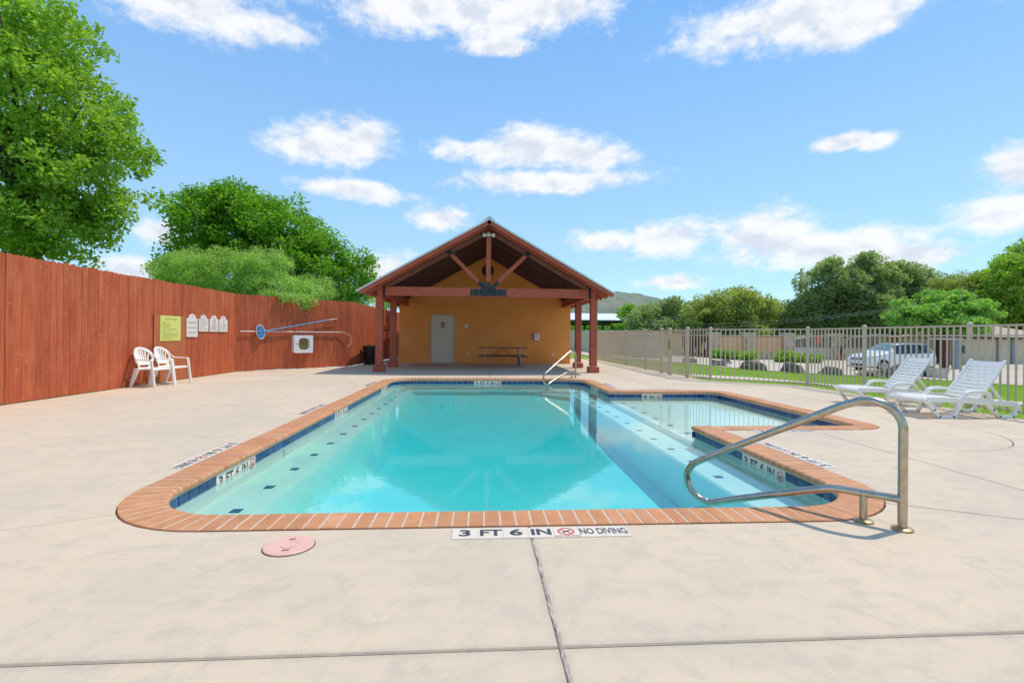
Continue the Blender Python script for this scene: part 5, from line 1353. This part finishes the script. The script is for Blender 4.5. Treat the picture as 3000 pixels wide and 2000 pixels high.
# ------------------------------------------------------------------ parked car
def car():
    Fd = Vector((-.995, -.06, 0)).normalized(); rz = math.atan2(Fd.y, Fd.x); c = Vector((25.5, 29.1, 0)); z0 = -.74
    r = thing('parked_car', 'white crossover car parked on the gravel behind the boulders', 'car', (c.x, c.y, z0 + .03), rz, local=True); Z = (0, 0, 0)
    # local: x forward, half sections (x, zbot, zbelt, zroof, wbelt, wroof)
    S = [(2.30, .34, .66, .70, .70, .62), (2.22, .24, .84, .88, .84, .76), (2.0, .22, .97, 1.00, .90, .82), (1.6, .22, 1.03, 1.08, .925, .86), (1.22, .22, 1.06, 1.12, .93, .84),
         (1.0, .22, 1.07, 1.26, .93, .80), (.60, .22, 1.07, 1.53, .93, .72), (.35, .22, 1.07, 1.65, .93, .69), (-.3, .22, 1.08, 1.71, .93, .69), (-1.1, .22, 1.10, 1.71, .93, .68), (-1.7, .24, 1.13, 1.66, .92, .67), (-2.0, .28, 1.15, 1.52, .91, .66), (-2.2, .34, 1.10, 1.20, .88, .74), (-2.30, .45, .95, 1.0, .82, .72)]
    def sec(q, s):
        x, zb, zl, zr, w, wr = q
        return [(x, 0, zb), (x, s * w * .88, zb), (x, s * w * .985, zb + .12), (x, s * w, (zb + zl) / 2 + .05), (x, s * w * .975, zl), (x, s * wr, zr - .05 if zr > zl + .1 else zr - .01), (x, s * wr * .82, zr), (x, 0, zr + .02)]
    body = MB(); glass = MB(); wind = MB()
    for s in (-1, 1):
        G = [sec(q, s) for q in S]
        for i in range(len(S) - 1):
            for k in range(7):
                q = [G[i][k], G[i + 1][k], G[i + 1][k + 1], G[i][k + 1]]
                mid = sum(p[0] for p in q) / 4
                tgt = body
                if k == 4 and -2.0 < mid < .62: tgt = glass
                if k in (5, 6) and .35 < mid < 1.05: tgt = wind
                if k in (5, 6) and -2.15 < mid < -1.85: tgt = glass
                tgt.add(q, [(0, 1, 2, 3)])
        for e in (0, -1): body.add(G[e], [tuple(range(8))])
    body.obj('body', M['carpaint'], r, smooth=45, loc=Z, merge=True); g = glass.obj('side_glass', M['glass'], r, smooth=45, loc=Z, merge=True); wind.obj('windscreen', M['wind'], r, smooth=45, loc=Z, merge=True)
    for s in (-1, 1):
        for x in (-.42, -1.25): MB().beam((x, s * .905, 1.08), (x + .02, s * .70, 1.66), .05, .02, (1, 0, 0)).obj('door_pillar', M['bin'], r, loc=Z)
        MB().box((.78, s * 1.01, 1.12), (.14, .17, .11)).obj('mirror', M['carpaint'], r, bevel=.03, loc=Z)
        MB().beam((.2, s * .67, 1.72), (-1.6, s * .64, 1.70), .035, .03).obj('roof_rail', M['rim'], r, loc=Z)
        MB().box((2.06, s * .70, .86), (.26, .32, .085), Matrix.Rotation(R(-20 * s), 3, 'Z')).obj('headlight', M['lamp'], r, bevel=.02, loc=Z)
        MB().box((2.20, s * .62, .43), (.1, .22, .11)).obj('fog_lamp', M['bin'], r, bevel=.02, loc=Z)
        MB().box((-2.09, s * .83, 1.06), (.26, .10, .15)).obj('tail_light', M['tail'], r, bevel=.02, loc=Z)
        for x in (.3, -.62): MB().box((x - .2, s * .937, .93), (.16, .02, .03)).obj('door_handle', M['carpaint'], r, loc=Z)
        for x in (1.38, -1.32):
            my = Matrix.Rotation(R(90), 3, 'X')
            MB().lathe([(.40, -.01), (.40, .01), (0, .012)], 28, (x, s * (.925), .36), my).obj('wheel_arch', M['bin'], r, smooth=30, loc=Z)
            w = MB().lathe([(.22, -.11), (.33, -.11), (.35, -.07), (.35, .07), (.33, .11), (.22, .11)], 30, (x, s * .86, .35), my).obj('wheel', M['tyre'], r, smooth=40, loc=Z)
            b = MB().lathe([(.235, -.012), (.235, .012), (.21, .012), (.21, -.012)], 28, (x, s * .972, .35), my)
            for k in range(10): a = R(36 * k); b.beam((x, s * .972, .35), (x + .22 * math.cos(a), s * .972, .35 + .22 * math.sin(a)), .02, .045, (0, 1, 0))
            b.obj('rim', M['rim'], w, loc=Z); MB().lathe([(.215, -.03), (.215, .0), (0, 0)], 24, (x, s * .945, .35), my).obj('brake_disc', M['bin'], w, loc=Z)
    MB().box((2.285, 0, .74), (.05, .9, .12)).obj('grille', M['bin'], r, bevel=.02, loc=Z); MB().box((2.29, 0, .40), (.05, 1.1, .14)).obj('lower_grille', M['bin'], r, bevel=.02, loc=Z)
    MB().box((2.318, 0, .55), (.012, .32, .11)).obj('number_plate', M['white'], r, loc=Z); MB().box((2.315, 0, .75), (.02, .08, .07)).obj('badge', M['rim'], r, bevel=.01, loc=Z)
    MB().beam((2.2, 0, .255), (-2.15, 0, .30), 1.7, .08).obj('sill', M['bin'], r, loc=Z)
car()

# ------------------------------------------------------------------ boundary wall, gates and things along the driveway
def wx(px, y):
    u = (px - 1500) / FPX; Zc = y / (CPS - u * SPS); return u * Zc * CPS + Zc * SPS
def boxwall(name, label, cat, x0, x1, y, d, z0, z1, m, group=None):
    o = MB().box(((x0 + x1) / 2, y, (z0 + z1) / 2), (x1 - x0, d, z1 - z0)).obj(name, m, None, loc=None); return tag(o, label, cat, group)
YW = 46.3; GZ = -.78
def pillar(px, label, w=.95, h=2.45):
    x = wx(px, YW); t = thing('stone_pillar', label, 'pillar', (x, YW, GZ), group='stone pillars of the boundary wall')
    b = MB(); n = 6; vs = []
    for k in range(n + 1):
        z = GZ + h * k / n; e = w / 2 * (1 + random.uniform(-.03, .03)); vs += [(x - e, YW - e, z), (x + e, YW - e, z), (x + e, YW + e, z), (x - e, YW + e, z)]
    b.add(vs, [(k * 4 + i, k * 4 + (i + 1) % 4, k * 4 + 4 + (i + 1) % 4, k * 4 + 4 + i) for k in range(n) for i in range(4)] + [(n * 4, n * 4 + 1, n * 4 + 2, n * 4 + 3)])
    b.obj('shaft', M['stone'], t); MB().box((x, YW, GZ + h + .06), (w * 1.12, w * 1.12, .12)).obj('cap', M['concblock'], t, bevel=.02)
for px, lb in ((2088, 'stone pillar between the maroon gate and the tan wall panel'), (2193, 'stone pillar between the two tan wall panels'), (2305, 'stone pillar beside the white roofed shed'), (2442, 'stone pillar with a white box between the two driveway gates'), (2575, 'stone pillar behind the bonnet of the white car'), (2682, 'stone pillar behind the tail of the white car'), (2768, 'stone pillar beside the dark doorway')):
    pillar(px, lb)
def wall_panel(p0, p1, label, stone=.62):
    x0, x1 = wx(p0, YW) + .45, wx(p1, YW) - .45; t = thing('wall_panel', label, 'wall', ((x0 + x1) / 2, YW, GZ), group='tan stucco wall panels')
    MB().box(((x0 + x1) / 2, YW + .05, GZ + stone / 2), (x1 - x0, .42, stone)).obj('stone_base', M['stone'], t)
    MB().box(((x0 + x1) / 2, YW + .05, GZ + stone + (2.2 - stone) / 2), (x1 - x0, .24, 2.2 - stone)).obj('stucco_face', M['tanwall'], t)
    MB().box(((x0 + x1) / 2, YW + .05, GZ + 2.24), (x1 - x0, .32, .08)).obj('coping', M['bark'], t)
wall_panel(2088, 2193, 'tan stucco wall panel behind the dark green shrub'); wall_panel(2193, 2305, 'tan stucco wall panel with a stone base below it')
wall_panel(2575, 2682, 'tan stucco wall panel behind the white car roof'); wall_panel(2682, 2768, 'tan stucco wall panel behind the car tail light')
t = thing('maroon_gate', 'maroon double gate left of the stone pillar', 'gate', (wx(2040, YW), YW, GZ))
for a, b in ((2001, 2018), (2020, 2037), (2039, 2056), (2058, 2076)):
    x0, x1 = wx(a, YW), wx(b, YW); MB().box(((x0 + x1) / 2, YW, GZ + 1.2), (x1 - x0 - .03, .06, 2.35)).obj('leaf', M['maroon'], t)
MB().box((wx(2066, YW), YW - .06, GZ + 1.3), (.12, .03, .65)).obj('pull_handle', M['white'], t)
t = thing('tan_screen', 'tan timber screen next to the maroon gate', 'screen', (wx(1980, YW), YW, GZ))
for k in range(9):
    x0, x1 = wx(1940 + k * 6.6, YW), wx(1946 + k * 6.6, YW); MB().box(((x0 + x1) / 2, YW + .1, GZ + 1.2), (x1 - x0, .05, 2.4)).obj('board', M['tanwall'], t)
def drive_gate(p0, p1, label, flip):
    x0, x1 = wx(p0, YW), wx(p1, YW); t = thing('driveway_gate', label, 'gate', ((x0 + x1) / 2, YW - .3, GZ), group='driveway gates')
    n = 8; zt = lambda u: 1.95 + .45 * math.sin(u * math.pi / 2)
    for k in range(n):
        u0, u1 = (k / n, (k + 1) / n); a, b = x0 + (x1 - x0) * u0, x0 + (x1 - x0) * u1; z0_, z1_ = (zt(1 - u0), zt(1 - u1)) if flip else (zt(u0), zt(u1))
        q = MB(); q.add([(a + .04, YW - .3, GZ + 1.2), (b - .04, YW - .3, GZ + 1.2), (b - .04, YW - .3, GZ + z1_ - .05), (a + .04, YW - .3, GZ + z0_ - .05)], [(0, 1, 2, 3)]); q.v += [(x, y + .02, z) for x, y, z in q.v]; q.f += [(7, 6, 5, 4), (0, 4, 5, 1), (1, 5, 6, 2), (2, 6, 7, 3), (3, 7, 4, 0)]; q.obj('screen', M['mesh'], t)
        MB().beam((a, YW - .31, GZ + z0_), (b, YW - .31, GZ + z1_), .07, .08).obj('top_rail', M['gate'], t); MB().box((a, YW - .31, GZ + .6 + z0_ / 2), (.06, .06, z0_ - 1.2)).obj('bar', M['gate'], t)
    for z0_, z1_ in ((.08, .6), (.63, 1.2)): MB().box(((x0 + x1) / 2, YW - .3, GZ + (z0_ + z1_) / 2), (x1 - x0, .05, z1_ - z0_)).obj('panel', M['gate'], t)
drive_gate(2318, 2430, 'taupe driveway gate with dark upper screens beside the red sign', False)
drive_gate(2455, 2562, 'taupe driveway gate with arched top behind the white car bonnet', False)
# red sign
x = wx(2396, 43); t = thing('red_sign_post', 'red and white sign on a black post between the shrubs', 'sign', (x, 43, GZ)); MB().tube([(x, 43, GZ), (x, 43, GZ + 2.0)], .035, 8).obj('post', M['bin'], t)
MB().box((x, 42.95, GZ + 1.95), (.42, .02, .62)).obj('plate', M['redp'], t); MB().box((x, 42.93, GZ + 2.0), (.14, .01, .4)).obj('white_band', M['white'], t)
# keypad box on the gate pillar
x = wx(2441, YW - .6); t = thing('mail_box', 'small white box fixed to the stone gate pillar', 'box', (x, YW - .55, GZ + 1.2)); MB().box((x, YW - .55, GZ + 1.5), (.26, .14, .32)).obj('case', M['white'], t, bevel=.02); MB().box((x, YW - .55, GZ + 1.78), (.5, .2, .1)).obj('hood', M['concblock'], t)
# planter with spiky plant
x = wx(2466, 44.8); t = thing('agave_planter', 'terracotta pot with a dark red spiky plant by the gate', 'planter', (x, 44.8, GZ), local=True); MB().lathe([(.2, 0), (.3, .45), (.33, .45), (.33, .52), (.28, .52)], 16).obj('pot', M['terracotta'], t, loc=(0, 0, 0)); b = MB()
for k in range(16): a = R(k * 23); e = random.uniform(.1, .5); b.tube([(0, 0, .45), (e * .5 * math.cos(a), e * .5 * math.sin(a), 1.0), (e * math.cos(a), e * math.sin(a), 1.45)], [.05, .04, .005], 5)
b.obj('spiky_leaves', M['agave'], t, loc=(0, 0, 0))
# white roofed shed and low beige building
Y = 60; x0, x1 = wx(2235, Y), wx(2330, Y); xm = (x0 + x1) / 2; t = thing('white_shed', 'shed with a pale metal roof and dark gable behind the wall', 'building', (xm, Y, GZ))
MB().box((xm, Y + 2, GZ + 1.0), (x1 - x0 - .6, 4, 2.0)).obj('wall', M['beige'], t)
b = MB(); b.add([(x0, Y, GZ + 2.0), (x1, Y, GZ + 2.0), (x1, Y + 3, GZ + 3.3), (x0, Y + 3, GZ + 3.3), (x1, Y + 6, GZ + 2.0), (x0, Y + 6, GZ + 2.0)], [(0, 1, 2, 3), (3, 2, 4, 5)]); b.obj('roof', M['roofmetal'], t)
gx = wx(2272, Y); b = MB(); b.add([(gx - 1.1, Y - .3, GZ + 2.15), (gx + 1.1, Y - .3, GZ + 2.15), (gx, Y - .3, GZ + 3.1), (gx, Y + 1.5, GZ + 3.1), (gx - 1.1, Y + 1.5, GZ + 2.15), (gx + 1.1, Y + 1.5, GZ + 2.15)], [(0, 1, 2), (0, 2, 3, 4), (1, 5, 3, 2)]); b.obj('dark_gable', M['bin'], t)
Y = 40; x0, x1 = wx(2800, Y), wx(3120, Y); t = thing('beige_building', 'long low beige building with a brown shingled roof', 'building', ((x0 + x1) / 2, Y, GZ))
b = MB()
for k in range(9): MB().box(((x0 + x1) / 2, Y + 3 - .004 * (k % 2), GZ + .125 + k * .25), (x1 - x0, 6, .245)).obj('siding_course', M['beige'], t)
b = MB(); e = .5; b.add([(x0 - e, Y - e, GZ + 2.3), (x1 + e, Y - e, GZ + 2.3), (x1 + e, Y + 6 + e, GZ + 2.3), (x0 - e, Y + 6 + e, GZ + 2.3), (x0 + 3.4, Y + 3, GZ + 3.35), (x1 - 3, Y + 3, GZ + 3.35)], [(0, 1, 5, 4), (1, 2, 5), (2, 3, 4, 5), (3, 0, 4), (3, 2, 1, 0)]); b.obj('roof', M['shingle'], t)
MB().box(((x0 + x1) / 2, Y - e - .02, GZ + 2.24), (x1 - x0 + 2 * e, .06, .16)).obj('fascia', M['bark'], t)
for px in (2924, 2965): x = wx(px, Y); MB().box((x, Y - .05, GZ + 1.1), (.28, .16, 2.2)).obj('downpipe', M['bluegrey'], t)
# utility things on the verge
def onground(px, py, Z): p = at(px, py, Z); return p.x, p.y, terr(p.x, p.y)
x, y, z = onground(2702, 1098, 25); t = thing('green_mailbox', 'dark green metal box with a rounded top behind the sun loungers', 'utility box', (x, y, z), local=True)
b = MB(); q = [(-.2, 0), (.2, 0), (.2, .75)] + [(.2 * math.cos(R(a)), .75 + .2 * math.sin(R(a))) for a in range(15, 180, 15)] + [(-.2, .75)]; n = len(q)
b.add([(a, -.2, c) for a, c in q] + [(a, .3, c) for a, c in q], [tuple(range(n)), tuple(range(n, 2 * n))[::-1]] + [(i, n + i, n + (i + 1) % n, (i + 1) % n) for i in range(n)]); b.obj('body', M['green_box'], t, loc=(0, 0, 0)); MB().box((0, -.21, .6), (.26, .02, .3)).obj('door', M['green_box'], t, loc=(0, 0, 0)); MB().box((0, -.22, .02), (.5, .6, .06)).obj('plinth', M['concblock'], t, loc=(0, 0, 0))
x, y, z = onground(2672, 1098, 25.4); t = thing('green_pedestal', 'low dark teal utility box left of the rounded green box', 'utility box', (x, y, z), local=True); MB().box((0, 0, .22), (.7, .5, .44)).obj('body', M['green_box'], t, bevel=.03, loc=(0, 0, 0)); MB().box((0, 0, .46), (.74, .54, .05)).obj('lid', M['green_box'], t, bevel=.01, loc=(0, 0, 0))
x, y, z = onground(2745, 1100, 24.5); t = thing('concrete_planter', 'pale flared concrete planter on the verge beside the green box', 'planter', (x, y, z), local=True)
b = MB(); b.add([(-.25, -.25, 0), (.25, -.25, 0), (.25, .25, 0), (-.25, .25, 0), (-.36, -.36, .5), (.36, -.36, .5), (.36, .36, .5), (-.36, .36, .5), (-.3, -.3, .5), (.3, -.3, .5), (.3, .3, .5), (-.3, .3, .5), (-.28, -.28, .4), (.28, -.28, .4), (.28, .28, .4), (-.28, .28, .4)], [(3, 2, 1, 0)] + [(k + i, k + (i + 1) % 4, k + 4 + (i + 1) % 4, k + 4 + i) for k in (0, 4, 8) for i in range(4)]); b.obj('bowl', M['concblock'], t, loc=(0, 0, 0)); MB().box((0, 0, .4), (.55, .55, .02)).obj('soil', M['soil'], t, loc=(0, 0, 0))
x, y, z = onground(2815, 1100, 24.5); t = thing('keypad_post', 'dark green gate keypad box on a slim post', 'keypad', (x, y, z), local=True); MB().tube([(0, 0, 0), (0, 0, 1.4)], .04, 8).obj('post', M['green_box'], t, loc=(0, 0, 0)); MB().box((0, -.02, 1.5), (.26, .2, .5)).obj('box', M['bluegrey'], t, bevel=.02, loc=(0, 0, 0)); MB().box((-.02, -.125, 1.5), (.14, .02, .34)).obj('keypad', M['screen'], t, loc=(0, 0, 0))
x, y, z = onground(2800, 1070, 34); t = thing('grey_pier', 'blue grey square pier beside the dark doorway', 'pillar', (x, y, z), local=True); MB().box((0, 0, 1.0), (.32, .32, 2.1)).obj('shaft', M['bluegrey'], t, loc=(0, 0, 0)); MB().box((-.7, 0, 2.1), (2.0, .5, .12)).obj('lintel', M['concblock'], t, loc=(0, 0, 0)); MB().box((-.55, .3, .98), (.7, .06, 2.0)).obj('dark_door', M['maroon'], t, loc=(0, 0, 0))
# beige privacy fence
def tan_fence():
    A, B = Vector((8.2, 47.0)), Vector((12.4, 32.6)); t = thing('privacy_fence', 'tall beige board privacy fence beyond the picket fence', 'fence', (10.3, 40, -.1)); d = (B - A).normalized(); L = (B - A).length
    me = MB().box((0, 0, .95), (.28, .03, 1.94)).mesh('board', M['tanfence']); k = int(L / .29); ang = math.atan2(d.y, d.x)
    runs = [(A, d, k, ang)]; C = Vector((-3, 47.0)); runs.append((C, Vector((1, 0)), 39, 0))
    for a, dd, kk, an in runs:
        for i in range(kk):
            p = a + dd * (.29 * (i + .5)); o = link('board', me, t, Vector((p.x, p.y, terr(p.x, p.y))) - Vector(t.location)); o.rotation_euler.z = an
        e = a + dd * .29 * kk; 
        for z in (1.88, .3): MB().beam((a.x, a.y, terr(a.x, a.y) + z), (e.x, e.y, terr(e.x, e.y) + z), .07, .1).obj('rail', M['tanfence'], t)
tan_fence()
# pavilion
def pavilion():
    A = at(1888, 938, 75); xr = A.x; ye = A.y; ze = A.z; zr = ze + 1.35; xl = xr - 26; dp = 8
    t = thing('pavilion', 'open sided pavilion with a white metal roof on dark posts', 'pavilion', (xr - 10, ye + 8, -.78))
    b = MB(); b.add([(xl, ye, ze), (xr, ye, ze), (xr, ye + dp, zr), (xl, ye + dp, zr), (xr, ye + 2 * dp, ze), (xl, ye + 2 * dp, ze)], [(0, 1, 2, 3), (3, 2, 4, 5)]); b.v += [(x, y, z - .12) for x, y, z in b.v]; b.f += [(9, 8, 7, 6), (11, 10, 8, 9), (0, 6, 7, 1), (1, 7, 8, 2), (2, 8, 10, 4)]
    b.obj('roof', mat_corrugated('white_roof_sheet', (.80, .82, .86), rough=.5, metal=0), t)
    MB().box(((xl + xr) / 2 - .5, ye + .6, ze - .28), (xr - xl - 1, .3, .36)).obj('eave_beam', M['blacksteel'], t); MB().box(((xl + xr) / 2 - .5, ye + 15.4, ze - .28), (xr - xl - 1, .3, .36)).obj('eave_beam', M['blacksteel'], t)
    for px, dy in ((1861, .6), (1766, .6), (1794, 15.4), (1711, 15.4), (1700, .6), (1640, .6)):
        x = wx(px, ye + dy); MB().box((x, ye + dy, (ze - .4 - .78) / 2), (.26, .26, ze + .4)).obj('post', M['blacksteel'], t)
    for z in (1.2, .5): MB().box(((xl + xr) / 2 - 1, ye + 15.3, z), (xr - xl - 3, .08, .12)).obj('rail', M['blacksteel'], t)
pavilion()
# overhead wires
for k, (q0, q1) in enumerate((((1870, 962, 52), (2640, 905, 40)), ((1890, 951, 52), (2700, 893, 40)))):
    a, b = at(*q0), at(*q1); pts = [a.lerp(b, i / 14) - Vector((0, 0, .5 * math.sin(math.pi * i / 14))) for i in range(15)]
    o = MB().tube(pts, .010, 5).obj('overhead_cable', M['wire']); tag(o, ('lower', 'upper')[k] + ' of two thin overhead cables crossing the background trees', 'cable', 'overhead cables')
for o in list(bpy.data.objects):
    if '_local' in o: del o['_local']
